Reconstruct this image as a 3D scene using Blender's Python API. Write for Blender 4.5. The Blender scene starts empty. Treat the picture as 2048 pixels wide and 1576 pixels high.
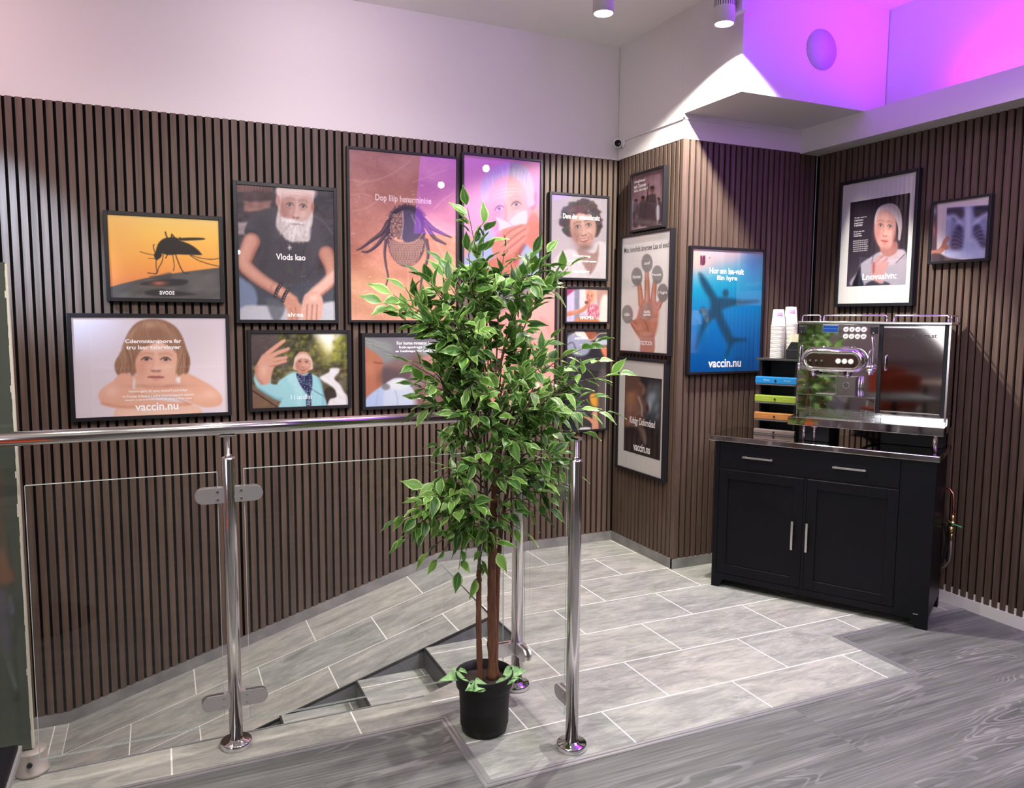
import bpy, bmesh, math, random
import numpy as np
from mathutils import Vector, Matrix
random.seed(7)
SC = bpy.context.scene
COL = SC.collection

# ------------------------------------------------------------ camera
FPX = 1547.8
CAM = Vector((0.0, 0.0, 1.43))
def cam_axes():
    yaw, pit, rol = (math.radians(a) for a in (24.52096545, 5.59243469, 0.38778926))
    f = Vector((math.sin(yaw) * math.cos(pit), math.cos(yaw) * math.cos(pit), -math.sin(pit)))
    r = Vector((math.cos(yaw), -math.sin(yaw), 0))
    u = r.cross(f)
    return math.cos(rol) * r + math.sin(rol) * u, -math.sin(rol) * r + math.cos(rol) * u, f
R_, U_, F_ = cam_axes()
cd = bpy.data.cameras.new('camera')
cd.sensor_width = 36.0
cd.lens = FPX / 2048.0 * 36.0
cd.clip_start = 0.05
cam = bpy.data.objects.new('camera', cd)
COL.objects.link(cam)
cam.matrix_world = Matrix(((R_.x, U_.x, -F_.x, CAM.x), (R_.y, U_.y, -F_.y, CAM.y), (R_.z, U_.z, -F_.z, CAM.z), (0, 0, 0, 1)))
SC.camera = cam
# ------------------------------------------------------------ render look, world
vs = SC.view_settings
vs.view_transform = 'Standard'; vs.look = 'None'; vs.gamma = 1.0; vs.use_curve_mapping = False
vs.exposure = 0.0
SC.cycles.max_bounces = 9; SC.cycles.diffuse_bounces = 4; SC.cycles.glossy_bounces = 5
SC.cycles.transparent_max_bounces = 24
SC.cycles.caustics_reflective = False; SC.cycles.caustics_refractive = False
SC.cycles.sample_clamp_indirect = 6.0
SC.cycles.use_denoising = True
w = bpy.data.worlds.new('world'); SC.world = w; w.use_nodes = True
w.node_tree.nodes['Background'].inputs[0].default_value = (0.05, 0.05, 0.06, 1)
w.node_tree.nodes['Background'].inputs[1].default_value = 1.0

# ------------------------------------------------------------ lights
def spot(loc, aim, power, cone, blend=0.35, col=(1, .96, .9), rad=0.03):
    l = bpy.data.lights.new('spot_light', 'SPOT'); l.energy = power; l.spot_size = math.radians(cone)
    l.spot_blend = blend; l.color = col; l.shadow_soft_size = rad
    o = bpy.data.objects.new('spot_light', l); COL.objects.link(o); o.location = loc
    o.rotation_euler = (Vector(aim) - Vector(loc)).to_track_quat('-Z', 'Y').to_euler()
    return o
def area(loc, aim, power, sx, sy, col):
    l = bpy.data.lights.new('area_light', 'AREA'); l.energy = power; l.shape = 'RECTANGLE'; l.size = sx; l.size_y = sy; l.color = col
    o = bpy.data.objects.new('area_light', l); COL.objects.link(o); o.location = loc
    o.rotation_euler = (Vector(aim) - Vector(loc)).to_track_quat('-Z', 'Y').to_euler()
    return o
WARM = (1, .965, .87)
SP1 = (1.89, 3.17, 2.81); SP2 = (2.466, 3.035, 2.81)
spot((SP1[0], SP1[1], 2.80), (1.93, 3.25, 0), 75, 120, .6, WARM)
spot((SP2[0], SP2[1], 2.80), (2.50, 3.40, 1.5), 300, 114, .2, WARM, .03)
for (x, y, pw, ax, ay) in ((2.796, 1.62, 62, 2.5, 2.0), (2.72, .59, 90, 2.2, 1.8), (2.84, -.58, 40, 2.8, -.6), (2.75, -1.6, 40, 2.7, -1.6),
                   (1.0, 2.2, 92, .9, 3.6), (0.35, 1.55, 90, .3, 3.0), (-.55, 1.9, 60, -.5, 3.2), (1.3, .4, 80, 1.3, 1.2), (.07, -1.5, 40, 0, -1.5), (.07, -3.8, 40, 0, -3.8)):
    spot((x, y, 2.80), (ax, ay, 0), pw, 125 if y != 1.62 else 150, .7, WARM)
spot((-1.45, 3.35, 2.80), (-.66, 4.2, 1.84), 1300, 25, .95, (.45, .68, 1.0), .03)  # narrow blue spot added to imitate a hazy glow on the left slats
LEDC = (.30, .006, 1.0)
def led(y0, y1, x, z, t, power):
    l = bpy.data.lights.new('led_light', 'AREA'); l.energy = power; l.shape = 'RECTANGLE'; l.size = .03; l.size_y = y1 - y0; l.color = LEDC
    o = bpy.data.objects.new('led_light', l); COL.objects.link(o); o.location = (x, (y0 + y1) / 2, z); o.rotation_euler = (0, math.pi + t, 0)
led(.9, 2.62, 3.560, 2.500, .30, 24)
led(1.0, 2.62, 3.550, 2.533, -.55, 42)
area((2.98, .60, 2.93), (2.98, 3.5, 2.0), 20, 1.0, 1.3, (.48, .06, 1.0))  # violet fill added out of view, tints the alcove and the picture glass
# unseen pink-white fill spots, added to wash ceiling and upper walls
for (x, y, z, pw, c) in ((-2.4, 1.2, 2.2, 45, (1, .62, .66)), (-.9, -2.5, 2.3, 40, (1, .85, .8)), (.9, -1.6, 2.2, 40, (1, .95, .86))):
    spot((x, y, z), (x, y + .5, 3.4), pw, 160, .8, c, .03)
for (x, y, pw, c) in ((.75, 3.25, 28, (1, .83, .90)), (-.9, 3.3, 27, (1, .67, .72)), (1.89, 3.2, 24, (1, .88, .90))):  # extra wide spots without fixtures, added to brighten the upper back wall
    spot((x, y, 2.86), (x, 3.7, 2.5), pw, 172, 1.0, c, .05)
area((-3.3, -1.0, 1.7), (0, -.5, 1.2), 60, 2.6, 1.5, (.9, .95, 1.0))

# ------------------------------------------------------------ helpers
def s2l(c):
    return tuple(((v / 255) / 12.92 if v / 255 <= .04045 else (((v / 255) + .055) / 1.055) ** 2.4) for v in c[:3])
def hexc(c): return (*s2l(c), 1)
def mat(name, col=(.5, .5, .5), rough=.5, metal=0., spec=.5, coat=0., emit=None, es=0., trans=0., ior=1.45, alpha=1.):
    m = bpy.data.materials.new(name); m.use_nodes = True
    b = m.node_tree.nodes['Principled BSDF']; I = b.inputs
    I['Base Color'].default_value = (*col, 1); I['Roughness'].default_value = rough; I['Metallic'].default_value = metal
    I['Specular IOR Level'].default_value = spec; I['Coat Weight'].default_value = coat; I['Coat Roughness'].default_value = .03
    I['Transmission Weight'].default_value = trans; I['IOR'].default_value = ior; I['Alpha'].default_value = alpha
    if emit: I['Emission Color'].default_value = (*emit, 1); I['Emission Strength'].default_value = es
    return m
def N(m, t, **kw):
    n = m.node_tree.nodes.new(t)
    for k, v in kw.items(): setattr(n, k, v)
    return n
def Lk(m, a, b): m.node_tree.links.new(a, b)
def bsdf(m): return m.node_tree.nodes['Principled BSDF']
def thin_glass(name, tint=(.97, .985, .98), f0=.04, boost=0.0, rough=.01):
    m = bpy.data.materials.new(name); m.use_nodes = True; nt = m.node_tree; nt.nodes.clear()
    o = N(m, 'ShaderNodeOutputMaterial'); t = N(m, 'ShaderNodeBsdfTransparent'); g = N(m, 'ShaderNodeBsdfGlossy'); mx = N(m, 'ShaderNodeMixShader'); ge = N(m, 'ShaderNodeNewGeometry')
    t.inputs[0].default_value = (*tint, 1); g.inputs['Roughness'].default_value = rough; g.inputs['Color'].default_value = (1, 1, 1, 1)
    d = N(m, 'ShaderNodeVectorMath', operation='DOT_PRODUCT'); Lk(m, ge.outputs['Incoming'], d.inputs[0]); Lk(m, ge.outputs['Normal'], d.inputs[1])
    def mt(op, a, b):
        n = N(m, 'ShaderNodeMath', operation=op)
        for i, v in enumerate((a, b)):
            if hasattr(v, 'node'): Lk(m, v, n.inputs[i])
            elif v is not None: n.inputs[i].default_value = v
        return n.outputs[0]
    c = mt('ABSOLUTE', d.outputs['Value'], None); q = mt('POWER', mt('SUBTRACT', 1.0, c), 5.0)
    f = mt('MINIMUM', mt('ADD', mt('MULTIPLY', q, 1 - f0), f0 + boost), 1.0)
    Lk(m, f, mx.inputs[0]); Lk(m, t.outputs[0], mx.inputs[1]); Lk(m, g.outputs[0], mx.inputs[2]); Lk(m, mx.outputs[0], o.inputs[0])
    return m

class MB:
    """collects shapes and links them as one mesh object"""
    def __init__(s): s.bm = bmesh.new()
    def box(s, x0, x1, y0, y1, z0, z1, bev=0., M=None, seg=2):
        bm = s.bm; vs = [bm.verts.new((x, y, z)) for x in (x0, x1) for y in (y0, y1) for z in (z0, z1)]
        fs = [bm.faces.new([vs[i] for i in q]) for q in ((0, 1, 3, 2), (4, 6, 7, 5), (0, 4, 5, 1), (2, 3, 7, 6), (0, 2, 6, 4), (1, 5, 7, 3))]
        if bev > 0:
            r = bmesh.ops.bevel(bm, geom=list({e for f in fs for e in f.edges}), offset=bev, segments=seg, affect='EDGES', profile=.6)
            vs = list({v for f in r['faces'] for v in f.verts} | {v for v in vs if v.is_valid})
        if M is not None: bmesh.ops.transform(bm, matrix=M, verts=[v for v in vs if v.is_valid])
        return s
    def poly(s, pts, thick=None):
        bm = s.bm; f = bm.faces.new([bm.verts.new(p) for p in pts])
        if thick is not None:
            r = bmesh.ops.extrude_face_region(bm, geom=[f]); vv = [g for g in r['geom'] if isinstance(g, bmesh.types.BMVert)]
            bmesh.ops.translate(bm, vec=thick, verts=vv)
        return s
    def tube(s, pts, r, seg=14, caps=True):
        bm = s.bm; pts = [Vector(p) for p in pts]; n = len(pts)
        rr = r if isinstance(r, (list, tuple)) else [r] * n
        rings = []; prev = None
        for i, p in enumerate(pts):
            d = (pts[min(i + 1, n - 1)] - pts[max(i - 1, 0)]).normalized()
            if prev is None: a = d.orthogonal().normalized()
            else: a = (prev - d * prev.dot(d)).normalized()
            prev = a; b = d.cross(a)
            rings.append([bm.verts.new(p + (a * math.cos(2 * math.pi * k / seg) + b * math.sin(2 * math.pi * k / seg)) * rr[i]) for k in range(seg)])
        for i in range(n - 1):
            for k in range(seg): 
                f = bm.faces.new((rings[i][k], rings[i][(k + 1) % seg], rings[i + 1][(k + 1) % seg], rings[i + 1][k])); f.smooth = True
        if caps: bm.faces.new(rings[0][::-1]); bm.faces.new(rings[-1])
        return s
    def lathe(s, prof, seg=32, loc=(0, 0, 0), M=None, smooth=True):
        bm = s.bm; L = Vector(loc); rings = []
        for r, z in prof:
            if r < 1e-6: v = [bm.verts.new((0, 0, z))] * seg
            else: v = [bm.verts.new((r * math.cos(2 * math.pi * k / seg), r * math.sin(2 * math.pi * k / seg), z)) for k in range(seg)]
            rings.append(v)
        for a, b in zip(rings, rings[1:]):
            for k in range(seg):
                q = []
                for v in (a[k], a[(k + 1) % seg], b[(k + 1) % seg], b[k]):
                    if v not in q: q.append(v)
                if len(q) > 2: f = bm.faces.new(q); f.smooth = smooth
        T = Matrix.Translation(L) @ (M if M is not None else Matrix())
        bmesh.ops.transform(bm, matrix=T, verts=list({v for g in rings for v in g}))
        return s
    def cyl(s, a, b, r, seg=24):
        return s.tube([a, b], r, seg)
    def build(s, name, m, parent=None, norm=True, loc=None):
        if norm: bmesh.ops.recalc_face_normals(s.bm, faces=s.bm.faces)
        me = bpy.data.meshes.new(name); s.bm.to_mesh(me); s.bm.free()
        if m is not None: me.materials.append(m)
        o = bpy.data.objects.new(name, me); COL.objects.link(o)
        if parent is not None: o.parent = parent
        if loc is not None: o.location = loc
        return o
def tag(o, label=None, cat=None, group=None, kind=None):
    if label: o['label'] = label
    if cat: o['category'] = cat
    if group: o['group'] = group
    if kind: o['kind'] = kind
    return o
def empty(name, loc=(0, 0, 0), rz=0.):
    o = bpy.data.objects.new(name, None); COL.objects.link(o); o.location = loc; o.rotation_euler = (0, 0, rz); o.empty_display_size = .1
    return o
def struct(name, mb, m, parent=None):
    o = mb.build(name, m, parent)
    if parent is None: o['kind'] = 'structure'
    return o
def copy_tree(o, parent=None):
    c = o.copy(); COL.objects.link(c); c.parent = parent
    for ch in [x for x in COL.objects if x.parent == o]: copy_tree(ch, c)
    return c
def textmesh(s, bold=.0, spacing=1.0):
    cu = bpy.data.curves.new('t', 'FONT'); cu.body = s; cu.size = 1; cu.offset = bold; cu.resolution_u = 3; cu.space_character = spacing; cu.space_line = .8
    cu.align_x = 'CENTER'
    o = bpy.data.objects.new('t', cu); COL.objects.link(o)
    dg = bpy.context.evaluated_depsgraph_get(); me = bpy.data.meshes.new_from_object(o.evaluated_get(dg))
    bpy.data.objects.remove(o); bpy.data.curves.remove(cu)
    co = np.zeros(len(me.vertices) * 3); me.vertices.foreach_get('co', co); co = co.reshape(-1, 3)
    return me, co
def lettering(s, P0, ax, az, nrm, w, h, m, parent, bold=.01, name='lettering', off=.0008):
    """text centred on P0, fitted to w by h along unit vectors ax (reading direction) and az (up)"""
    me, co = textmesh(s, bold)
    lo = co.min(0); hi = co.max(0); sx = w / max(hi[0] - lo[0], 1e-6); sy = h / max(hi[1] - lo[1], 1e-6)
    c = (lo + hi) / 2; P0 = np.array(P0); ax = np.array(ax); az = np.array(az); nn = np.array(nrm)
    out = P0 + ((co[:, :1] - c[0]) * sx) * ax + ((co[:, 1:2] - c[1]) * sy) * az + nn * off
    me.vertices.foreach_set('co', out.ravel()); me.update(); me.materials.append(m)
    o = bpy.data.objects.new(name, me); COL.objects.link(o)
    if parent is not None: o.parent = parent; 
    return o

# ------------------------------------------------------------ materials
M_white = mat('white_paint', (.70, .67, .655), .6)
nz = N(M_white, 'ShaderNodeTexNoise'); nz.inputs['Scale'].default_value = 60; bp = N(M_white, 'ShaderNodeBump'); bp.inputs['Strength'].default_value = .04
Lk(M_white, nz.outputs[0], bp.inputs['Height']); Lk(M_white, bp.outputs[0], bsdf(M_white).inputs['Normal'])
M_ceil = mat('ceiling_paint', (.86, .85, .80), .7)
def coords(m, kind='Object'): return N(m, 'ShaderNodeTexCoord').outputs[kind]
def mapping(m, src, sc=(1, 1, 1), loc=(0, 0, 0), rot=(0, 0, 0)):
    n = N(m, 'ShaderNodeMapping'); n.inputs['Scale'].default_value = sc; n.inputs['Location'].default_value = loc; n.inputs['Rotation'].default_value = rot
    Lk(m, src, n.inputs[0]); return n.outputs[0]
def ramp(m, src, stops):
    n = N(m, 'ShaderNodeValToRGB'); e = n.color_ramp.elements
    while len(e) < len(stops): e.new(.5)
    for i, (p, c) in enumerate(stops): e[i].position = p; e[i].color = (*c, 1) if len(c) == 3 else c
    Lk(m, src, n.inputs[0]); return n.outputs[0]
def noise(m, src, scale, detail=4, rough=.5, dist=0.):
    n = N(m, 'ShaderNodeTexNoise'); n.inputs['Scale'].default_value = scale; n.inputs['Detail'].default_value = detail; n.inputs['Roughness'].default_value = rough; n.inputs['Distortion'].default_value = dist
    Lk(m, src, n.inputs[0]); return n.outputs[0]
def mixc(m, fac, a, b, mode='MIX'):
    n = N(m, 'ShaderNodeMix', data_type='RGBA', blend_type=mode)
    if hasattr(fac, 'node'): Lk(m, fac, n.inputs[0])
    else: n.inputs[0].default_value = fac
    for i, v in ((6, a), (7, b)):
        if hasattr(v, 'node'): Lk(m, v, n.inputs[i])
        else: n.inputs[i].default_value = (*v, 1)
    return n.outputs[2]
def mth(m, op, a, b=None, c=None):
    n = N(m, 'ShaderNodeMath', operation=op)
    for i, v in enumerate((a, b, c)):
        if v is None: continue
        if hasattr(v, 'node'): Lk(m, v, n.inputs[i])
        else: n.inputs[i].default_value = v
    return n.outputs[0]
# slats: dark brown veneer, grain runs up
M_slat = mat('walnut_slat', (.16, .11, .10), .5, spec=.35)
g = noise(M_slat, mapping(M_slat, coords(M_slat), (26, 26, 1.1)), 3.0, 5, .6)
g2 = noise(M_slat, mapping(M_slat, coords(M_slat), (25, 25, .05)), 1.0, 1)
c1 = ramp(M_slat, g, [(.25, (.070, .044, .033)), (.75, (.125, .086, .066))])
c2 = mixc(M_slat, .55, c1, ramp(M_slat, g2, [(.3, (.62, .62, .62)), (.7, (1.25, 1.2, 1.2))]), 'MULTIPLY')
Lk(M_slat, c2, bsdf(M_slat).inputs['Base Color'])
M_felt = mat('black_felt', (.007, .007, .008), .95, spec=.1)
# grey stone tiles with pale grout, laid in half bond (UV in metres)
def tile_mat(name, uscale=1.0):
    m = mat(name, (.4, .4, .4), .38, spec=.5)
    uv = N(m, 'ShaderNodeTexCoord').outputs['UV']
    br = N(m, 'ShaderNodeTexBrick'); Lk(m, uv, br.inputs['Vector'])
    br.offset = .5; br.offset_frequency = 2; br.squash = 1.0
    for k, v in (('Scale', 1.0), ('Mortar Size', .0028), ('Mortar Smooth', .1), ('Bias', 0.), ('Brick Width', .5985 * uscale), ('Row Height', .3165)): br.inputs[k].default_value = v
    br.inputs['Color1'].default_value = (.262, .275, .256, 1); br.inputs['Color2'].default_value = (.342, .332, .300, 1); br.inputs['Mortar'].default_value = (.80, .78, .74, 1)
    ob = coords(m)
    cl = noise(m, mapping(m, ob, (1.6, 5.0, 2), rot=(0, 0, .5)), 2.4, 9, .68, .9)
    ve = noise(m, mapping(m, ob, (1.0, 6.0, 2), rot=(0, 0, -.35)), 3.6, 6, .6, 2.2)
    c = mixc(m, 1.0, br.outputs['Color'], ramp(m, cl, [(.30, (.60, .61, .60)), (.5, (.96, .96, .95)), (.70, (1.42, 1.38, 1.33))]), 'MULTIPLY')
    c = mixc(m, mth(m, 'MULTIPLY', ramp(m, ve, [(.50, (0, 0, 0)), (.56, (1, 1, 1)), (.62, (0, 0, 0))]), .22), c, (.62, .60, .56))
    c = mixc(m, br.outputs['Fac'], c, (.78, .76, .72))
    Lk(m, c, bsdf(m).inputs['Base Color'])
    b = N(m, 'ShaderNodeBump'); b.inputs['Strength'].default_value = .12; b.inputs['Distance'].default_value = .01; Lk(m, cl, b.inputs['Height']); Lk(m, b.outputs[0], bsdf(m).inputs['Normal'])
    return m
M_tile = tile_mat('stone_tile'); M_tile_r = tile_mat('ramp_tile', 1.0)
M_bbtile = mat('skirting_tile', (.16, .155, .155), .45)
Lk(M_bbtile, ramp(M_bbtile, noise(M_bbtile, coords(M_bbtile), 9, 6), [(.3, (.15, .145, .145)), (.7, (.26, .25, .245))]), bsdf(M_bbtile).inputs['Base Color'])
M_riser = mat('riser_tile', (.13, .135, .14), .5)
Lk(M_riser, ramp(M_riser, noise(M_riser, coords(M_riser), 7, 6), [(.3, (.13, .135, .14)), (.7, (.21, .215, .22))]), bsdf(M_riser).inputs['Base Color'])
# grey wood plank vinyl, boards run along X
M_wood = mat('grey_wood_plank', (.2, .19, .2), .42, spec=.45)
ob = coords(M_wood)
br = N(M_wood, 'ShaderNodeTexBrick'); Lk(M_wood, mapping(M_wood, ob, (1, 1, 1), (.35, .11, 0)), br.inputs['Vector'])
br.offset = .37; br.offset_frequency = 3
for k, v in (('Scale', 1.0), ('Mortar Size', .0009), ('Mortar Smooth', .3), ('Bias', 0.), ('Brick Width', 1.22), ('Row Height', .185)): br.inputs[k].default_value = v
br.inputs['Color1'].default_value = (0, 0, 0, 1); br.inputs['Color2'].default_value = (1, 1, 1, 1); br.inputs['Mortar'].default_value = (.5, .5, .5, 1)
shift = N(M_wood, 'ShaderNodeVectorMath', operation='ADD'); cmb = N(M_wood, 'ShaderNodeCombineXYZ')
Lk(M_wood, mth(M_wood, 'MULTIPLY', br.outputs['Color'], 7.0), cmb.inputs[0]); Lk(M_wood, mth(M_wood, 'MULTIPLY', br.outputs['Color'], 3.1), cmb.inputs[1])
Lk(M_wood, ob, shift.inputs[0]); Lk(M_wood, cmb.outputs[0], shift.inputs[1]); sv = shift.outputs[0]
big = noise(M_wood, mapping(M_wood, sv, (1.0, 5.5, 1)), 1.25, 2, .5, .35)
rings = mth(M_wood, 'SINE', mth(M_wood, 'MULTIPLY', big, 130.0))
rmask = ramp(M_wood, noise(M_wood, mapping(M_wood, sv, (1.4, 4.2, 1)), 1.1, 2), [(.50, (0, 0, 0)), (.62, (1, 1, 1))])
fine = noise(M_wood, mapping(M_wood, sv, (1.2, 55, 1)), 2.2, 6, .65)
broad = noise(M_wood, mapping(M_wood, sv, (.7, 9, 1)), 1.6, 3, .5)
c = ramp(M_wood, fine, [(.25, (.060, .062, .060)), (.55, (.122, .126, .120)), (.8, (.20, .205, .19))])
c = mixc(M_wood, .8, c, ramp(M_wood, broad, [(.3, (.55, .56, .57)), (.7, (1.5, 1.46, 1.46))]), 'MULTIPLY')
c = mixc(M_wood, mth(M_wood, 'MULTIPLY', mth(M_wood, 'MULTIPLY', ramp(M_wood, rings, [(.35, (0, 0, 0)), (.85, (1, 1, 1))]), rmask), .34), c, (.34, .33, .33))
c = mixc(M_wood, mth(M_wood, 'MULTIPLY', br.outputs['Fac'], .6), c, (.10, .10, .11))
Lk(M_wood, c, bsdf(M_wood).inputs['Base Color'])
b = N(M_wood, 'ShaderNodeBump'); b.inputs['Strength'].default_value = .08; b.inputs['Distance'].default_value = .005; Lk(M_wood, fine, b.inputs['Height']); Lk(M_wood, b.outputs[0], bsdf(M_wood).inputs['Normal'])
M_steel = mat('polished_steel', (.70, .67, .66), .16, 1.0)
M_chrome = mat('chrome', (.78, .77, .78), .05, 1.0)
M_brush = mat('brushed_steel', (.60, .58, .57), .28, 1.0)
M_trim = mat('steel_floor_trim', (.45, .44, .45), .35, .7)
M_dark = mat('dark_joint', (.02, .02, .022), .6)
M_black = mat('black_lacquer', (.0035, .0035, .0055), .40, spec=.18)
M_blackp = mat('black_plastic', (.010, .010, .012), .5, spec=.3)
M_frame = mat('black_frame', (.010, .009, .012), .42, spec=.4)
M_mount = mat('white_mount_board', (.58, .56, .54), .7)
M_glass = thin_glass('clear_glass', (.975, .985, .98))
M_pane = thin_glass('picture_glass', (.99, .99, .99), .06)
M_gedge = mat('glass_edge', (.55, .62, .60), .2, alpha=1)
M_text = mat('white_print', (.92, .90, .90), .5)
M_textd = mat('dark_print', (.05, .045, .05), .5)
M_lens = mat('lamp_lens', (1, 1, 1), .5, emit=(1, .98, .95), es=14)
M_lampw = mat('lamp_white', (.66, .63, .62), .45)
M_plw = mat('white_plastic', (.75, .73, .72), .4)
M_orange = mat('orange_upholstery', (.55, .10, .028), .45, spec=.4)
M_mirror = mat('dark_mirror_glass', (.15, .17, .14), .07, .55)
M_clamp = mat('clamp_steel', (.74, .71, .71), .3, .85)
# ============================================================ THE ROOM
YA, XB, YC, XD = 4.2076, 2.6393, 3.5565, 3.6141
ZT, ZS, ZC = 2.410, 2.544, 3.088
RX0, RX1, RZ = -.469, 1.456, -.57           # ramp foot, ramp head, lower landing
def rampz(x): return max(RZ, min(0.0, (x - RX1) * (-RZ) / (RX1 - RX0)))
BK = .013
struct('ceiling', MB().box(-3.6, 3.75, -6.1, 4.4, ZC, ZC + .1), M_ceil)
struct('wall_back', MB().box(-3.6, XB + .12, YA + BK + .002, YA + .15, -.7, ZC), M_white)
struct('wall_side', MB().box(XB + BK + .002, XB + .12, YC + BK + .003, YA + BK, -.0, ZC), M_white)
struct('wall_alcove', MB().box(XB + .12, 3.75, YC + BK + .002, YC + .15, 0, ZC), M_white)
struct('wall_right', MB().box(XD + BK + .002, 3.75, -6.1, YC + BK, 0, ZC), M_white)
struct('wall_left', MB().box(-3.6, -3.5, -6.1, YA + .1, -.7, ZC), M_white)
struct('wall_front', MB().box(-3.6, 3.75, -6.2, -6.1, -.1, ZC), mat('far_wall_paint', (.45, .42, .40), .7))
# box of wall above the alcove with its pale soffit, and the band of wall that closes off slats
struct('wall_bulkhead', MB().box(XB, XD + .01, 3.103, YC + .02, ZS, ZC).box(XB, XB + .02, YC + .0205, YA + .01, ZT + .002, ZC)
       .box(XB, XD + .01, YC, YC + .02, ZT + .002, ZS), M_white)
struct('trim_1', MB().box(XB - .006, XB, YC - .006, YA, ZS - .030, ZS - .020).box(XB - .006, XD, YC - .006, YC, ZS - .030, ZS - .020), M_white)
# light cove along the right wall: bottom board and front board, open at the top
struct('trim_2', MB().box(3.478, XD + .012, -6.1, YC, 2.405, 2.424).box(3.478, 3.494, -6.1, YC, 2.424, 2.546), M_white)
led = MB().box(3.540, 3.565, .9, 2.60, 2.4245, 2.470).build('led_strip', mat('led_glow', (.2, .02, .5), .5, emit=LEDC, es=6))
tag(led, 'violet light strip lying in the cove above the right wall', 'light strip')
struct('window_1', MB().box(-3.5, -3.46, -2.3, .3, .9, 2.4), mat('window_frame_paint', (.7, .7, .7), .5))
# slat cladding
def cladding(name, parent, a0, a1, phase, fixed, axis, side, zb, zt, wid=.027, dep=.012, pitch=.040):
    mb = MB(); n0 = math.floor((a0 - phase) / pitch) - 1; n = n0
    while phase + n * pitch < a1:
        s = max(a0, phase + n * pitch); e = min(a1, phase + n * pitch + wid); n += 1
        if e - s < .004: continue
        z0 = zb((s + e) / 2)
        if axis == 'x': mb.box(s, e, min(fixed, fixed + side * dep), max(fixed, fixed + side * dep), z0, zt)
        else: mb.box(min(fixed, fixed + side * dep), max(fixed, fixed + side * dep), s, e, z0, zt)
    return mb.build(name, M_slat, parent)
W = bpy.data.objects
cladding('slat_cladding', W['wall_back'], -1.6, XB - .014, -.5937, YA, 'x', 1, lambda x: rampz(x) + .058, ZT)
cladding('slat_cladding', W['wall_side'], YC + .0, YA - .002, 4.153 - .04 * 30, XB, 'y', 1, lambda y: .058, ZT)
cladding('slat_cladding', W['wall_alcove'], XB + .0005, XD - .002, 2.692 - .04 * 30, YC, 'x', 1, lambda x: .058, ZT)
cladding('slat_cladding', W['wall_right'], -2.0, YC - .014, 2.811 - .027, XD, 'y', 1, lambda y: .060, 2.405)
f1 = MB(); xs = [-1.6 + i * .05 for i in range(int((XB + 1.6) / .05) + 1)] + [XB]
f1.poly([(-1.6, YA + BK, ZT), (XB + .02, YA + BK, ZT), (XB + .02, YA + BK, .058), (RX1, YA + BK, .058), (RX0, YA + BK, RZ + .058), (-1.6, YA + BK, RZ + .058)])
f1.build('felt_backing', M_felt, W['wall_back'])
MB().poly([(XB + BK, YA + .014, .058), (XB + BK, YC - .0, .058), (XB + BK, YC - .0, ZT), (XB + BK, YA + .014, ZT)]).build('felt_backing', M_felt, W['wall_side'])
MB().poly([(XB + .0145, YC + BK, .058), (XD + .01, YC + BK, .058), (XD + .01, YC + BK, ZT), (XB + .0145, YC + BK, ZT)]).build('felt_backing', M_felt, W['wall_alcove'])
MB().poly([(XD + BK, -2.0, .085), (XD + BK, YC + .01, .085), (XD + BK, YC + .01, 2.405), (XD + BK, -2.0, 2.405)]).build('felt_backing', M_felt, W['wall_right'])
# skirting
struct('baseboard_back', MB().poly([(-1.6, YA + .012, RZ), (RX0, YA + .012, RZ), (RX1, YA + .012, 0), (XB, YA + .012, 0), (XB, YA + .012, .058), (RX1, YA + .012, .058), (RX0, YA + .012, RZ + .058), (-1.6, YA + .012, RZ + .058)], (0, -.014, 0)), M_bbtile)
struct('baseboard_side', MB().box(XB - .003, XB + .012, YC - .002, YA - .003, 0, .058), M_bbtile)
struct('baseboard_alcove', MB().box(XB - .003, XD, YC - .003, YC + .012, 0, .058), M_bbtile)
struct('baseboard_right', MB().box(XD - .004, XD + .012, -6.0, YC - .004, 0, .058).box(XD + .004, XD + .012, -6.0, YC - .004, .058, .088), M_white)
# floors
def flat(name, pts, m, uvo=(0, 0), z=0., uvf=None, zf=None):
    bm = bmesh.new(); uvl = bm.loops.layers.uv.new('UVMap')
    for pp in (pts if isinstance(pts[0], list) else [pts]):
        f = bm.faces.new([bm.verts.new((x, y, z if zf is None else zf(x))) for x, y in pp])
        for lp in f.loops:
            x, y = lp.vert.co.x, lp.vert.co.y
            lp[uvl].uv = (x - uvo[0], y - uvo[1]) if uvf is None else uvf(x, y)
        f.normal_update()
        if f.normal.z < 0: f.normal_flip()
    me = bpy.data.meshes.new(name); bm.to_mesh(me); bm.free(); me.materials.append(m)
    o = bpy.data.objects.new(name, me); COL.objects.link(o); o['kind'] = 'structure'; return o
# rows start at Y = 2.0047 + k*.3165 ; joints at X = 2.03 in odd rows, 2.325 in even ones
UO = (2.325 - .5985 * 4, 3.904 - .3165 * 6)
YE = 3.318; XT = 1.418; YP = 2.697
flat('floor', [[(.882, 2.505), (.877, 2.080), (2.759, 2.068), (2.758, 2.467), (2.758, 2.505)], [(.882, 2.505), (2.758, 2.505), (2.758, YP), (.882, YP)], [(.87, YP), (XT, YP), (XT, 2.932)], [(2.758, 2.467), (XD, 2.467), (XD, YP), (2.758, YP)],
    [(XT, YP), (XD, YP), (XD, YE), (XT, YE)], [(XT, YE), (XD, YE), (XD, YC), (XB, YC), (XT + .0103, YC)], [(XT + .0103, YC), (XB, YC), (XB, YA), (RX1, YA)]], M_tile, UO)
flat('floor', [(-3.5, YP), (-3.5, 2.505), (.882, 2.505), (.882, YP)], M_tile, (.889 - .5985 * 8, 2.45))
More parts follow.
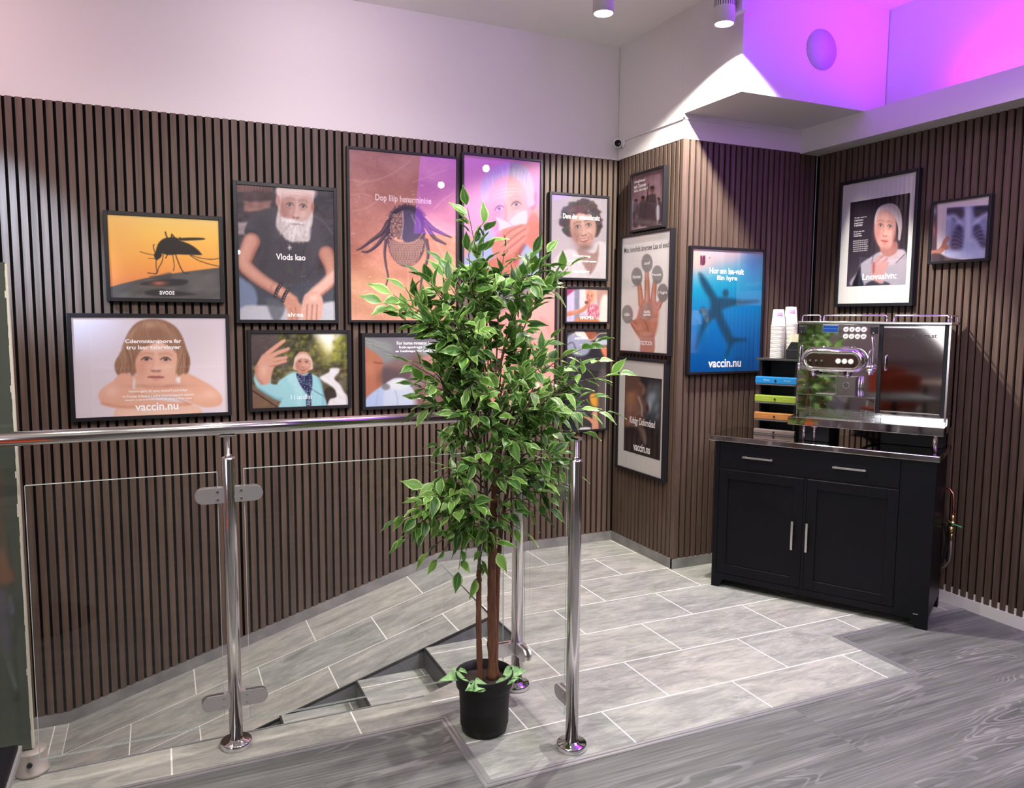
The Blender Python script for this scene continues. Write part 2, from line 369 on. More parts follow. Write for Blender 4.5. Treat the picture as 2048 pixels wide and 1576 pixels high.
flat('floor', [[(-3.5, -6.1), (XD, -6.1), (XD, 2.0), (-3.5, 2.0)], [(-3.5, 2.0), (.876, 2.0), (.877, 2.080), (.882, 2.505), (-3.5, 2.505)], [(.876, 2.0), (2.759, 2.0), (2.759, 2.068), (.877, 2.080)], [(2.759, 2.0), (XD, 2.0), (XD, 2.467), (2.758, 2.467), (2.759, 2.068)]], M_wood)
sl = math.hypot(RX1 - RX0, RZ) / (RX1 - RX0)
flat('floor_ramp', [(RX0, YE), (XT, YE), (RX1, YA), (RX0, YA)], M_tile_r, zf=rampz, uvf=lambda x, y: ((x - .970) * sl * .998 + .5985 * 8, y - (3.904 - .3165 * 10)))
flat('floor_ramp', [(-3.5, YP), (RX0, YP), (RX0, YA), (-3.5, YA)], M_tile, (.97 - .5985 * 10, 3.904 - .3165 * 10), z=RZ)
# stairs beside the ramp
nos = [(1.418, 0), (1.073, -.098), (.753, -.195), (.421, -.288), (.090, -.386), (-.240, -.478), (-.469, -.57)]
for (xa, za), (xb, zb_) in zip(nos, nos[1:]):
    flat('stair_tread', [(xb, YP), (xa, YP), (xa, YE), (xb, YE)], M_tile, (xb + .30, YE - .3165 - .075), z=zb_)
rs = MB()
for (xa, za), (xb, zb_) in zip(nos, nos[1:]):
    rs.box(xa, xa + .012, YP, YE, zb_ - .01, za - .001)
    rs.poly([(xb, YE, zb_), (xa, YE, zb_), (xa, YE, rampz(xa) - .001), (xb, YE, rampz(xb) - .001)])
rs.box(-3.5, .87, YP - .012, YP, -.6, -.001)
rs.poly([(.87, YP, -.3), (XT, 2.932, -.3), (XT, 2.932, -.001), (.87, YP, -.001)])
struct('stair_riser', rs, M_riser)
nt_ = MB()
for xa, za in nos[:-1]: nt_.box(xa - .003, xa + .006, YP + .004 if xa < 1.3 else 2.935, YE, za - .006, za + .0015)
nt_.poly([(RX0, YE, RZ + .002), (XT, YE, .002), (XT, YE + .011, .002), (RX0, YE + .011, RZ + .002)], (0, 0, -.01))
struct('trim_3', nt_, M_dark)
struct('trim_4', MB().box(-3.5, .87, YP - .006, YP + .002, -.004, .0015), M_riser)
# steel strip between tile and wood: dark line, steel, dark line
def strip(pts, wd, z, m, name):
    mb = MB()
    for k_, (a, b) in enumerate(zip(pts, pts[1:])):
        a = Vector((*a, 0)); b = Vector((*b, 0)); d = (b - a).normalized(); n = Vector((-d.y, d.x, 0)) * wd / 2
        p = [a - d * wd / 2 - n, b + d * wd / 2 - n, b + d * wd / 2 + n, a - d * wd / 2 + n]
        mb.poly([(q.x, q.y, 0.0002) for q in p], (0, 0, z + .00012 * k_))
    return struct(name, mb, m)
edge = [(-3.5, 2.505), (.882, 2.505), (.877, 2.080), (2.759, 2.068), (2.758, 2.467), (XD, 2.467)]
strip(edge, .034, .0010, M_riser, 'trim_5'); strip(edge, .026, .0022, M_trim, 'trim_6'); strip(edge, .004, .0034, M_riser, 'trim_7')
# ============================================================ RAILING
RY = 2.624
def stadium(w0, h, t, n=8):
    """tongue outline: flat at x=0, round at x=w0; in XZ, thickness along Y"""
    r = h / 2; pts = [(0, -h / 2)]
    for k in range(n + 1):
        a = -math.pi / 2 + math.pi * k / n; pts.append((w0 - r + r * math.cos(a), r * math.sin(a)))
    pts.append((0, h / 2)); return pts
def clamp(parent, P, ang, z, length=.088, h=.050):
    """glass clamp: two cheeks on a neck, pointing along ang from the tube"""
    M = Matrix.Translation((P[0], P[1], z)) @ Matrix.Rotation(ang, 4, 'Z')
    mb = MB()
    for y0 in (-.0135, .0065):
        pts = stadium(length, h, .007)
        mb.poly([M @ Vector((.016 + x, y0, zz)) for x, zz in pts], M.to_3x3() @ Vector((0, .007, 0)))
    mb.box(.012, .034, -.0064, .0064, -h / 2 + .001, h / 2 - .001, M=M)
    c = mb.build('glass_clamp', M_clamp, parent)
    sc = MB()
    for zz in (-.013, .013):
        for s_ in (-1, 1): sc.cyl(M @ Vector((.036, s_ * .0134, zz)), M @ Vector((.036, s_ * .0156, zz)), .0042, 12)
    sc.build('screw', M_steel, c)
def post(loc, angs, label):
    t = empty('railing_post', loc); tag(t, label, 'railing post', 'railing posts')
    MB().lathe([(0, 0), (.050, 0), (.051, .003), (.051, .017), (.048, .0205), (.026, .021), (.024, .026), (0, .026)], 40).build('base_flange', M_chrome, t)
    MB().lathe([(0, .0255), (.0212, .0255), (.0212, .972), (.019, .978), (0, .978)], 32).build('tube', M_steel, t)
    MB().lathe([(0, .9785), (.0105, .979), (.0105, .986), (.0065, .987), (.0065, 1.043), (0, 1.043)], 20).build('pin', M_steel, t)
    for a in angs:
        clamp(t, (0, 0, 0), a, .856); clamp(t, (0, 0, 0), a, .163)
    return t
P1 = (.191, RY, 0); P2 = (1.212, 2.157, 0); P3 = (1.222, RY - .006, 0)
p1 = post(P1, (0, math.pi), 'chrome railing post on the left, clamping glass on both sides')
p2 = post(P2, (math.pi / 2,), 'chrome railing post at the right end of the railing, nearest the camera')
MB().box(-.010, .010, -.028, .020, 1.0432, 1.0520, .002).build('saddle_plate', M_chrome, p2)
p3 = post(P3, (math.pi, -math.pi / 2), 'chrome corner railing post half hidden behind the potted tree')
sad = MB().box(P1[0] - .024, P1[0] + .024, P1[1] - .012, P1[1] + .012, 1.0435, 1.0500, .002)
sad.box(P3[0] - .024, P3[0] + .024, RY - .012, RY + .012, 1.0435, 1.0500, .002)
hr = empty('handrail', (P3[0], P3[1], 1.0)); tag(hr, 'round polished steel handrail running along the top of the glass railing', 'handrail')
inv = Matrix.Translation((-P3[0], -P3[1], -1.0))
cr = [(-1.6, RY, 1.0715), (1.262, RY, 1.0715)]
h_ = MB().tube(cr, .0212, 28); bmesh.ops.transform(h_.bm, matrix=inv, verts=h_.bm.verts); h_.build('rail_tube', M_steel, hr)
bmesh.ops.transform(sad.bm, matrix=inv, verts=sad.bm.verts); sad.build('saddle', M_brush, hr)
ec = MB().cyl((1.262, RY, 1.0715), (1.270, RY, 1.0715), .0222, 28); bmesh.ops.transform(ec.bm, matrix=inv, verts=ec.bm.verts); ec.build('end_cap', M_chrome, hr)
def glass_panel(a, b, z0, z1, label):
    a = Vector((*a, 0)); b = Vector((*b, 0)); c = (a + b) / 2; d = (b - a); L_ = d.length; ang = math.atan2(d.y, d.x)
    t = empty('glass_balustrade', (c.x, c.y, z0), ang); tag(t, label, 'glass balustrade', 'clear glass sheets of the railing')
    h = z1 - z0
    MB().box(-L_ / 2, L_ / 2, -.004, .004, 0, h).build('pane', M_glass, t)
    e = MB(); w_ = .0016
    for y in (-.0042, .0026): 
        e.box(-L_ / 2, L_ / 2, y, y + w_, h, h + .0012)
        e.box(-L_ / 2, L_ / 2, y, y + w_, -.0012, 0)
        e.box(-L_ / 2 - .0012, -L_ / 2, y, y + w_, 0, h); e.box(L_ / 2, L_ / 2 + .0012, y, y + w_, 0, h)
    e.build('polished_edge', M_gedge, t)
glass_panel((-.372, RY), (.155, RY), .085, .931, 'clear glass railing panel left of the left post')
glass_panel((.238, RY), (1.165, RY), .080, .936, 'clear glass railing panel between the left post and the corner post')
glass_panel((1.222, 2.560), (1.222, 2.225), .080, .936, 'clear glass railing panel behind the tree, ending at the right post')
# dark mirrored glass screen at the left edge, standing in a clamp block
sc = empty('glass_screen', (-.9, 2.722, .08)); tag(sc, 'tall grey green mirrored glass screen at the left edge with a chipped pale edge', 'glass screen')
MB().box(-.9, .4965, -.009, .009, 0, 1.503).build('pane', M_mirror, sc)
ed = MB(); rnd = random.Random(3)
for k in range(75):
    z = k * .02; ww = .0012 + .0014 * rnd.random() + (.003 if rnd.random() < .06 else 0)
    ed.box(.4968, .4968 + .004, -.0095, -.0095 + .019, z, z + .0202); ed.box(.4968 - ww, .4968 + .0008, -.0102, -.0092, z, z + .0202)
ed.build('cut_edge', mat('pale_glass_edge', (.62, .60, .50), .3), sc)
bl = empty('clamp_block', (-.408, 2.722, 0)); tag(bl, 'small round stone grey floor block holding the corner of the mirrored screen', 'floor clamp')
MB().lathe([(0, 0), (.046, 0), (.048, .004), (.048, .010), (.043, .012), (.043, .070), (.040, .076), (0, .076)], 36).build('block', mat('cast_metal', (.33, .29, .27), .5, .3), bl)
MB().cyl((0, -.043, .045), (0, -.049, .045), .008, 14).build('set_screw', M_dark, bl)

# ============================================================ POTTED TREE
PX0, PY0 = .990, 2.385
tree = empty('potted_fig_tree', (PX0, PY0, 0)); tag(tree, 'artificial weeping fig tree with three brown stems in a black pot on the tiles', 'potted plant')
MB().lathe([(0, 0), (.070, 0), (.0785, .008), (.083, .05), (.0885, .150), (.0895, .160), (.0975, .163), (.0985, .168), (.1005, .207), (.100, .210), (.097, .210), (.095, .17), (.086, .15), (.084, .03), (0, .03)], 56).build('pot', mat('matt_black_pot', (.012, .012, .013), .55, spec=.35), tree)
M_soil = mat('soil', (.03, .02, .018), .95)
so = MB().lathe([(0, .178), (.05, .180), (.094, .176)], 40); so.build('soil', M_soil, tree)
M_bark = mat('stem_bark', (.16, .065, .035), .65)
bk = noise(M_bark, mapping(M_bark, coords(M_bark), (60, 60, 7)), 2.0, 6, .7)
Lk(M_bark, ramp(M_bark, bk, [(.3, (.085, .030, .016)), (.6, (.20, .085, .045)), (.8, (.30, .15, .09))]), bsdf(M_bark).inputs['Base Color'])
bb = N(M_bark, 'ShaderNodeBump'); bb.inputs['Strength'].default_value = .5; bb.inputs['Distance'].default_value = .003; Lk(M_bark, bk, bb.inputs['Height']); Lk(M_bark, bb.outputs[0], bsdf(M_bark).inputs['Normal'])
M_twig = mat('twig', (.07, .045, .025), .7)
M_twigg = mat('grey_stem', (.20, .17, .14), .7)
def spline(pts, n=10):
    P = [Vector(p) for p in pts]; P = [2 * P[0] - P[1]] + P + [2 * P[-1] - P[-2]]; out = []
    for i in range(1, len(P) - 2):
        for k in range(n):
            t = k / n; a, b, c, d = P[i - 1:i + 3]
            out.append(.5 * ((2 * b) + (c - a) * t + (2 * a - 5 * b + 4 * c - d) * t * t + (3 * b - a - 3 * c + d) * t ** 3))
    out.append(P[-2]); return out
def pl(x, z, dy=0.):   # local coords in the tree frame from world x, z
    return (x - PX0, dy, z)
def knobbly(pts, r0, r1, rnd):
    sp = spline(pts, 9); n = len(sp)
    rr = [(r0 + (r1 - r0) * i / (n - 1)) * (1 + .07 * rnd.uniform(-1, 1) + (.28 if rnd.random() < .07 else 0)) for i in range(n)]
    return sp, rr
rnd = random.Random(5)
for pts, r0, r1, m in (
    ([pl(.975, .17), pl(.970, .35, .004), pl(.968, .50), pl(.969, .575)], .0105, .0085, M_bark),
    ([pl(1.023, .17), pl(1.019, .40, .004), pl(1.016, .58), pl(1.020, .74), pl(1.035, .92, .005), pl(1.060, 1.08, .01)], .0175, .0105, M_bark),
    ([pl(1.040, .17, .022), pl(1.046, .38, .026), pl(1.050, .56, .024), pl(1.062, .72, .02), pl(1.085, .86, .02), pl(1.10, 1.0, .02)], .0095, .007, M_bark),
    ([pl(.969, .565), pl(.972, .66), pl(.985, .76), pl(.990, .95), pl(.975, 1.12)], .0062, .004, M_twigg)):
    sp, rr = knobbly(pts, r0, r1, rnd); MB().tube(sp, rr, 12).build('stem', m, tree)
# branches: (attach x, z, dy) -> (tip x, z, dy) in metres
BR = [
 # (x0,z0, x1,z1, dy1, leaves density)
 (1.02,1.18, .925,1.785,.00), (1.00,1.30, .995,1.735,.03), (.99,1.28, .905,1.635,-.06), (1.00,1.25,.865,1.60,.05), (.98,1.25,.840,1.555,-.02),
 (1.02,1.22,1.065,1.655,.02), (1.03,1.22,1.135,1.640,-.05), (1.03,1.20,1.225,1.650,.03), (1.05,1.18,1.270,1.600,-.05), (1.04,1.14,1.265,1.560,.06),
 (.97,1.15,.790,1.560,.05), (.96,1.12,.670,1.500,-.02), (.95,1.14,.655,1.475,.03), (.95,1.16,.735,1.515,.05), (.95,1.18,.80,1.50,-.1), (.96,1.1,.70,1.43,.0), (.97,1.0,.755,1.21,.04), (.98,.84,.69,.775,.03), (.98,.84,.73,.80,-.07), (.96,1.12,.700,1.455,-.07), (.96,1.10,.760,1.53,-.12), (.96,1.08,.775,1.43,.06), 
 (1.03,1.12,1.150,1.43,.07), (1.00,1.1,1.05,1.50,.14), (.97,1.05,.850,1.35,-.13), (.97,1.02,.725,1.285,-.03), (.97,1.02,.735,1.235,-.08),
 (.98,1.0,.790,1.165,.06), (.98,.98,.820,1.14,-.12), (1.05,1.02,1.150,1.36,-.15), (1.05,1.0,1.230,1.32,.06), (1.06,1.0,1.400,1.345,-.01), (1.06,.99,1.440,1.275,.03),
 (1.06,.98,1.485,1.235,-.04), (1.07,.97,1.440,1.150,.02), (1.06,.95,1.425,1.105,-.05), (1.06,.94,1.340,1.085,.05), (1.05,.93,1.350,1.03,-.02), (1.05,.95,1.27,1.13,-.14), (1.04,.98,1.20,1.20,-.2),
 (1.0,.98,1.04,1.25,-.2), (.99,.97,.93,1.2,-.18), (.98,.92,.860,1.06,-.05), (.98,.90,.850,1.005,.05), (.98,.88,.800,.905,-.04), (.98,.86,.790,.88,.03), (.99,.86,.88,.97,-.14),
 (1.05,.88,1.300,.965,.0), (1.05,.86,1.285,.90,-.05), (1.05,.84,1.260,.83,.02), (1.04,.83,1.200,.785,-.06), (1.02,.84,1.12,.90,-.17), (1.0,.84,1.0,.92,-.18), (1.04,.86,1.18,.95,-.18),
 (.98,.80,.760,.77,-.02), (.98,.78,.700,.745,-.05), (.98,.78,.715,.715,.0), (.98,.76,.780,.675,-.04), (.98,.76,.835,.80,-.09), (.98,.73,.830,.630,.02), (.985,.72,.880,.600,-.04),
 (.99,.71,.950,.560,-.02), (1.0,.72,1.00,.66,-.08), (1.02,.74,1.09,.72,-.07), (1.03,.78,1.13,.79,-.12), (.99,.95,1.02,1.05,-.22), (1.02,1.05,1.10,1.28,-.2), (.95,1.1,.90,1.42,-.17), (.99,1.2,.95,1.55,.1),
]
twigs = MB(); LV = []
def leafspots(path, n, rnd, start=.30):
    m = len(path)
    for k in range(n):
        f = start + (1 - start) * (k + rnd.random() * .6) / n; i = min(int(f * (m - 1)), m - 2)
        d = (path[i + 1] - path[i]).normalized(); LV.append((path[i].copy(), d, k))
    LV.append((path[-1].copy(), (path[-1] - path[-2]).normalized(), -1))
rnd = random.Random(11)
for (x0, z0, x1, z1, dy) in BR:
    a = Vector(pl(x0, z0, rnd.uniform(-.02, .02))); b = Vector(pl(x1, z1, dy)); L_ = (b - a).length
    mid = a * .5 + b * .5 + Vector((rnd.uniform(-.02, .02), rnd.uniform(-.02, .02), .02 + .10 * L_ * (1 if z1 > z0 else .6)))
    if x1 < .95 or x1 > 1.1: mid.z += .03 * L_
    path = spline([a, a * .6 + mid * .4 + Vector((0, 0, .012)), mid, b], 7)
    twigs.tube(path, [.0034 - .0024 * i / (len(path) - 1) for i in range(len(path))], 6)
    leafspots(path, max(5, int(L_ / .026)), rnd, .30)
    for q in range(2 if L_ > .2 else 1):
        f = rnd.uniform(.45, .85); i = int(f * (len(path) - 1)); s0 = path[i]
        out = Vector((rnd.uniform(-1, 1), rnd.uniform(-1, .6), rnd.uniform(-.3, .9))).normalized() * rnd.uniform(.05, .10)
        sp = spline([s0, s0 + out * .5 + Vector((0, 0, .008)), s0 + out], 4)
        twigs.tube(sp, [.0018 - .0009 * k / (len(sp) - 1) for k in range(len(sp))], 5); leafspots(sp, 4, rnd, .25)
twigs.build('branches', M_twig, tree)
# leaves: folded, pointed, pale rim kept in a vertex attribute
def leaves_mesh(spots, name, mats, parent, rnd, lsc=1.0, flatn=False):
    V = []; Fc = []; E_ = []; T_ = []
    rows = [(0.0, .0), (.08, .30), (.22, .80), (.38, 1.0), (.56, .86), (.72, .52), (.86, .20), (1.0, .0)]
    for (p, d, k) in spots:
        L_ = rnd.uniform(.050, .082) * lsc; Wd = L_ * rnd.uniform(.20, .27)
        ang = rnd.uniform(0, 2 * math.pi); side = d.cross(Vector((0, 0, 1)))
        if side.length < .1: side = Vector((1, 0, 0))
        side.normalize(); up = side.cross(d).normalized()
        spread = (side * math.cos(ang) + up * math.sin(ang))
        if flatn: ld = d
        else:
            ld = (d * rnd.uniform(.5, 1.0) + spread * rnd.uniform(.5, 1.0) + Vector((0, -.12, rnd.uniform(-.35, .15)))).normalized() if k >= 0 else (d + Vector((0, 0, -.15))).normalized()
        nrm = (Vector((rnd.uniform(-.7, .7), rnd.uniform(-1.0, .3), 1.0 + rnd.uniform(-.4, .4)))); nrm = (nrm - ld * nrm.dot(ld)).normalized()
        sd = ld.cross(nrm).normalized(); fold = rnd.uniform(.15, .5); curl = rnd.uniform(.1, .5); tw = rnd.uniform(-.3, .3)
        base = len(V); st = p + ld * .008; hue = rnd.random()
        for (t, wf) in rows:
            c = st + ld * (t * L_) - nrm * (curl * t * t * L_ * .5)
            for e in (-1, -.62, 0, .62, 1):
                off = sd * (e * wf * Wd * .5 * 2) + nrm * (abs(e) * wf * Wd * fold + tw * e * t * Wd * .4 + .0012 * math.sin(t * 21 + e * 2))
                V.append(c + off); E_.append(abs(e) if 0 < t < 1 else 1.0); T_.append(hue)
        nR = len(rows)
        for r in range(nR - 1):
            for q in range(4):
                i = base + r * 5 + q; Fc.append((i, i + 1, i + 6, i + 5))
    me = bpy.data.meshes.new(name); me.from_pydata([tuple(v) for v in V], [], Fc); me.update()
    a = me.attributes.new('rim', 'FLOAT', 'POINT'); a.data.foreach_set('value', E_); a = me.attributes.new('hue', 'FLOAT', 'POINT'); a.data.foreach_set('value', T_)
    me.polygons.foreach_set('use_smooth', [True] * len(me.polygons)); me.materials.append(mats)
    o = bpy.data.objects.new(name, me); COL.objects.link(o); o.parent = parent; return o
M_leaf = mat('variegated_leaf', (.08, .2, .03), .42, spec=.45)
at = N(M_leaf, 'ShaderNodeAttribute'); at.attribute_name = 'rim'; ah = N(M_leaf, 'ShaderNodeAttribute'); ah.attribute_name = 'hue'
body = ramp(M_leaf, ah.outputs['Fac'], [(0, (.032, .090, .022)), (.4, (.062, .175, .030)), (.7, (.13, .29, .045)), (1, (.22, .40, .085))])
rim = ramp(M_leaf, ah.outputs['Fac'], [(0, (.20, .36, .08)), (.5, (.38, .56, .16)), (1, (.55, .68, .32))])
ln = noise(M_leaf, coords(M_leaf), 55, 3)
fac = mth(M_leaf, 'ADD', at.outputs['Fac'], mth(M_leaf, 'MULTIPLY', mth(M_leaf, 'SUBTRACT', ln, .5), .5))
lc = mixc(M_leaf, ramp(M_leaf, fac, [(.66, (0, 0, 0)), (.90, (1, 1, 1))]), body, rim)
lc = mixc(M_leaf, ramp(M_leaf, at.outputs['Fac'], [(.0, (.5, .5, .5)), (.10, (0, 0, 0))]), lc, (.25, .42, .14))
Lk(M_leaf, lc, bsdf(M_leaf).inputs['Base Color'])
bsdf(M_leaf).inputs['Subsurface Weight'].default_value = 0
nt = M_leaf.node_tree; tr = N(M_leaf, 'ShaderNodeBsdfTranslucent'); Lk(M_leaf, lc, tr.inputs[0]); mx = N(M_leaf, 'ShaderNodeMixShader'); mx.inputs[0].default_value = .22
Lk(M_leaf, bsdf(M_leaf).outputs[0], mx.inputs[1]); Lk(M_leaf, tr.outputs[0], mx.inputs[2]); Lk(M_leaf, mx.outputs[0], [n for n in nt.nodes if n.type == 'OUTPUT_MATERIAL'][0].inputs[0])
fo = leaves_mesh(LV, 'foliage', M_leaf, tree, rnd)
# loose leaves on the soil
gl = []
for (x, y, ang) in ((-.055, -.03, 2.6), (-.06, .01, 2.9), (-.03, -.05, 3.6), (.01, -.055, -.6), (.04, -.05, -.2), (.05, -.03, .3), (-.01, -.07, 3.4), (.02, -.02, 1.0), (.03, -.07, -.1), (-.045, .03, 2.2), (.06, -.045, 0.1), (-.02, -.035, -2.2)):
    gl.append((Vector((x, y, .190 + .008 * rnd.random())), Vector((math.cos(ang), math.sin(ang), .12)), 0))
M_leaf2 = mat('pale_loose_leaf', (.22, .42, .16), .6)
Lk(M_leaf2, ramp(M_leaf2, noise(M_leaf2, coords(M_leaf2), 50, 3), [(.3, (.10, .26, .07)), (.7, (.36, .58, .26))]), bsdf(M_leaf2).inputs['Base Color'])
leaves_mesh(gl, 'loose_leaves', M_leaf2, tree, rnd, 1.15, True)

# ============================================================ CABINET, standing across the corner
CL = Vector((2.675, 3.252, 0)); CA = math.atan2(-.8645, .5026)
CU = Vector((math.cos(CA), math.sin(CA), 0)); CV = Vector((-CU.y, CU.x, 0))
def cpt(u, v, z=0): return CL + CU * u + CV * v + Vector((0, 0, z))
cab = empty('sideboard', CL, CA); tag(cab, 'black sideboard with two drawers and two panelled doors under the coffee machine', 'cabinet')
D_ = .40
mb = MB()
mb.box(.022, .90, .018, .022, .080, .785)              # back of the front recess
mb.box(.0, .024, 0, D_, 0, .790).box(.893, 1.040, 0, .022, .060, .790, .001)
mb.box(1.014, 1.040, .022, D_, .06, .790)
mb.box(.024, .893, 0, .018, .6435, .6495)
mb.box(.462, .476, 0, .018, .078, .785)
mb.box(.024, .893, 0, .018, .785, .790)
mb.box(.024, 1.014, .022, D_, .080, .098).box(.024, 1.014, D_ - .012, D_, .098, .790)
mb.poly([(.024, 0, .078), (.893, 0, .078), (.893, 0, .045), (.062, 0, .045), (.040, 0, .0), (.024, 0, 0)], (0, .018, 0))
mb.poly([(.893, 0, .0605), (1.040, 0, .0605), (1.040, 0, 0), (.985, 0, 0), (.968, 0, .042), (.893, 0, .045)], (0, .022, 0))
mb.box(1.000, 1.040, D_ - .04, D_, 0, .0598).box(.024, .05, D_ - .03, D_, 0, .0798)
mb.build('carcass', M_black, cab)
ct = MB().box(-.036, 1.052, -.008, D_ + .012, .7905, .820, .004, seg=3); ct.build('top', mat('mirror_steel_top', (.50, .46, .45), .07, 1.0), cab)
def drawer(u0, u1, h0, h1):
    d = MB().box(u0, u1, -.0005, .017, .6510, .7840, .0015).build('drawer', M_black, cab)
    g = MB().box(h0, h1, -.030, -.020, .7165, .7255, .0015).cyl((h0 + .012, -.0215, .721), (h0 + .012, -.0004, .721), .004, 10).cyl((h1 - .012, -.0215, .721), (h1 - .012, -.0004, .721), .004, 10)
    g.build('handle', M_brush, d); return d
drawer(.026, .462, .154, .309); drawer(.476, .891, .597, .748)
def cdoor(u0, u1, hx):
    d = MB(); z0, z1 = .080, .642; s_ = .049
    d.box(u0, u1, .006, .017, z0, z1)
    d.box(u0, u0 + s_, -.0005, .0058, z0, z1, .0008, seg=1).box(u1 - s_, u1, -.0005, .0058, z0, z1, .0008, seg=1)
    d.box(u0 + s_, u1 - s_, -.0005, .0058, z0, z0 + s_, .0008, seg=1).box(u0 + s_, u1 - s_, -.0005, .0058, z1 - s_, z1, .0008, seg=1)
    dd = d.build('door', M_black, cab)
    g = MB().box(hx - .0055, hx + .0055, -.030, -.020, .278, .424, .0015)
    for zz in (.300, .402): g.cyl((hx, -.0215, zz), (hx, -.0006, zz), .004, 10)
    g.build('handle', M_brush, dd)
cdoor(.026, .4605, .419); cdoor(.4775, .891, .490)
MB().box(.978, .998, -.0012, -.0003, .066, .0695).build('badge', M_brush, cab)

# ============================================================ COFFEE MACHINE
Z0 = .8205
cm = empty('coffee_machine', cpt(.70, .14, Z0), CA); tag(cm, 'polished steel espresso machine with push buttons, standing on black feet', 'coffee machine')
def mu(u): return u - .70
def md(d): return d - .14
def mz(z): return z - Z0
def MBm(): return MB()
def mbox(mb, u0, u1, d0, d1, z0, z1, bev=0., seg=2): return mb.box(mu(u0), mu(u1), md(d0), md(d1), mz(z0), mz(z1), bev, seg=seg)
def mcyl(mb, a, b, r, seg=20): return mb.cyl((mu(a[0]), md(a[1]), mz(a[2])), (mu(b[0]), md(b[1]), mz(b[2])), r, seg)
def mtube(mb, pts, r, seg=12): return mb.tube([(mu(a), md(b), mz(c)) for a, b, c in pts], r, seg)
M_mchrome = mat('machine_polished_steel', (.70, .68, .67), .045, 1.0)
M_tray = mat('tray_steel', (.85, .84, .84), .16, 1.0)
b = MB(); mbox(b, .366, 1.048, .155, .44, .975, 1.412, .003); mbox(b, .366, 1.048, .22, .44, .912, .9745); b.build('body', M_mchrome, cm)
b = MB(); mbox(b, .362, 1.053, .135, .445, 1.4125, 1.425, .003); b.build('top_plate', M_tray, cm)
b = MB(); mbox(b, .366, .745, .141, .1545, .985, 1.410, .001); b.build('front_panel', M_mchrome, cm)
b = MB(); mbox(b, .7455, .762, .139, .1545, .980, 1.410, .001); mbox(b, 1.024, 1.040, .139, .1545, .980, 1.410, .001); b.build('door_pillar', M_blackp, cm)
M_smoke = mat('smoked_mirror', (.30, .26, .25), .05, 1.0)
wd = MB(); mbox(wd, .7625, 1.0235, .143, .1545, .990, 1.409, .001); wd = wd.build('cold_box_door', M_smoke, cm)
b = MB(); mbox(b, .766, 1.020, .1385, .1425, 1.396, 1.403); mbox(b, .766, 1.020, .1385, .1425, .991, .995); b.build('door_trim', M_tray, wd)
b = MB(); mtube(b, [(.782, .1428, 1.262), (.782, .128, 1.262), (.782, .122, 1.254), (.782, .122, 1.200), (.782, .128, 1.192), (.782, .1428, 1.192)], .0038, 12); b.build('door_handle', M_tray, wd)
b = MB(); mbox(b, 1.0405, 1.050, .137, .1545, .945, 1.411, .001); b.build('corner_strip', M_tray, cm)
# tray: front apron, top sheet, recessed grille
b = MB(); mbox(b, .360, 1.055, .030, .034, .906, .945, .0012); mbox(b, .360, .364, .034, .22, .9062, .944); mbox(b, 1.051, 1.055, .034, .22, .9062, .944)
mbox(b, .364, 1.051, .034, .219, .9062, .909)
b.build('drip_tray', M_mchrome, cm)
b = MB(); mbox(b, .362, 1.053, .0345, .22, .9410, .9445); b.build('tray_top', M_tray, cm)
b = MB(); mbox(b, .440, .700, .060, .120, .9447, .9460, .0004)
b.build('drip_grille', mat('grille_steel', (.30, .29, .29), .2, 1.0), cm)
b = MB()
for k in range(20): mbox(b, .444 + k * .013, .4505 + k * .013, .062, .118, .94605, .9472)
b.build('grille_bars', M_tray, bpy.data.objects['drip_grille'])
# clear guard in front of the cups
b = MB(); mbox(b, .374, .745, .128, .131, .950, 1.052); b.build('splash_guard', thin_glass('guard_glass', (.93, .95, .96), .04, .10), cm)
b = MB(); mbox(b, .374, .745, .1275, .1315, 1.0522, 1.0545); mbox(b, .374, .3765, .1272, .1318, .948, 1.052); mbox(b, .7425, .745, .1272, .1318, .948, 1.052); mbox(b, .443, .4445, .127, .1278, .948, 1.052); b.build('guard_edge', M_tray, bpy.data.objects['splash_guard'])
# cup rails on the top
def rail(pts, r=.0034):
    b = MB(); mtube(b, pts, r, 10); b.build('cup_rail', M_tray, cm)
rail([(.378, .16, 1.4255), (.378, .16, 1.450), (.384, .16, 1.4555), (.460, .16, 1.4555), (.466, .16, 1.450), (.466, .16, 1.4255)])
rail([(.482, .16, 1.4255), (.482, .16, 1.450), (.488, .16, 1.4555), (.768, .16, 1.4555), (.772, .16, 1.450), (.772, .16, 1.4255)], .0042)
rail([(.804, .16, 1.4255), (.804, .16, 1.450), (.810, .16, 1.4555), (1.028, .16, 1.4555), (1.033, .16, 1.450), (1.033, .16, 1.4255)], .0042)
rail([(1.044, .17, 1.4255), (1.044, .17, 1.450), (1.044, .18, 1.4555), (1.044, .42, 1.4555), (1.044, .43, 1.450), (1.044, .43, 1.4255)])
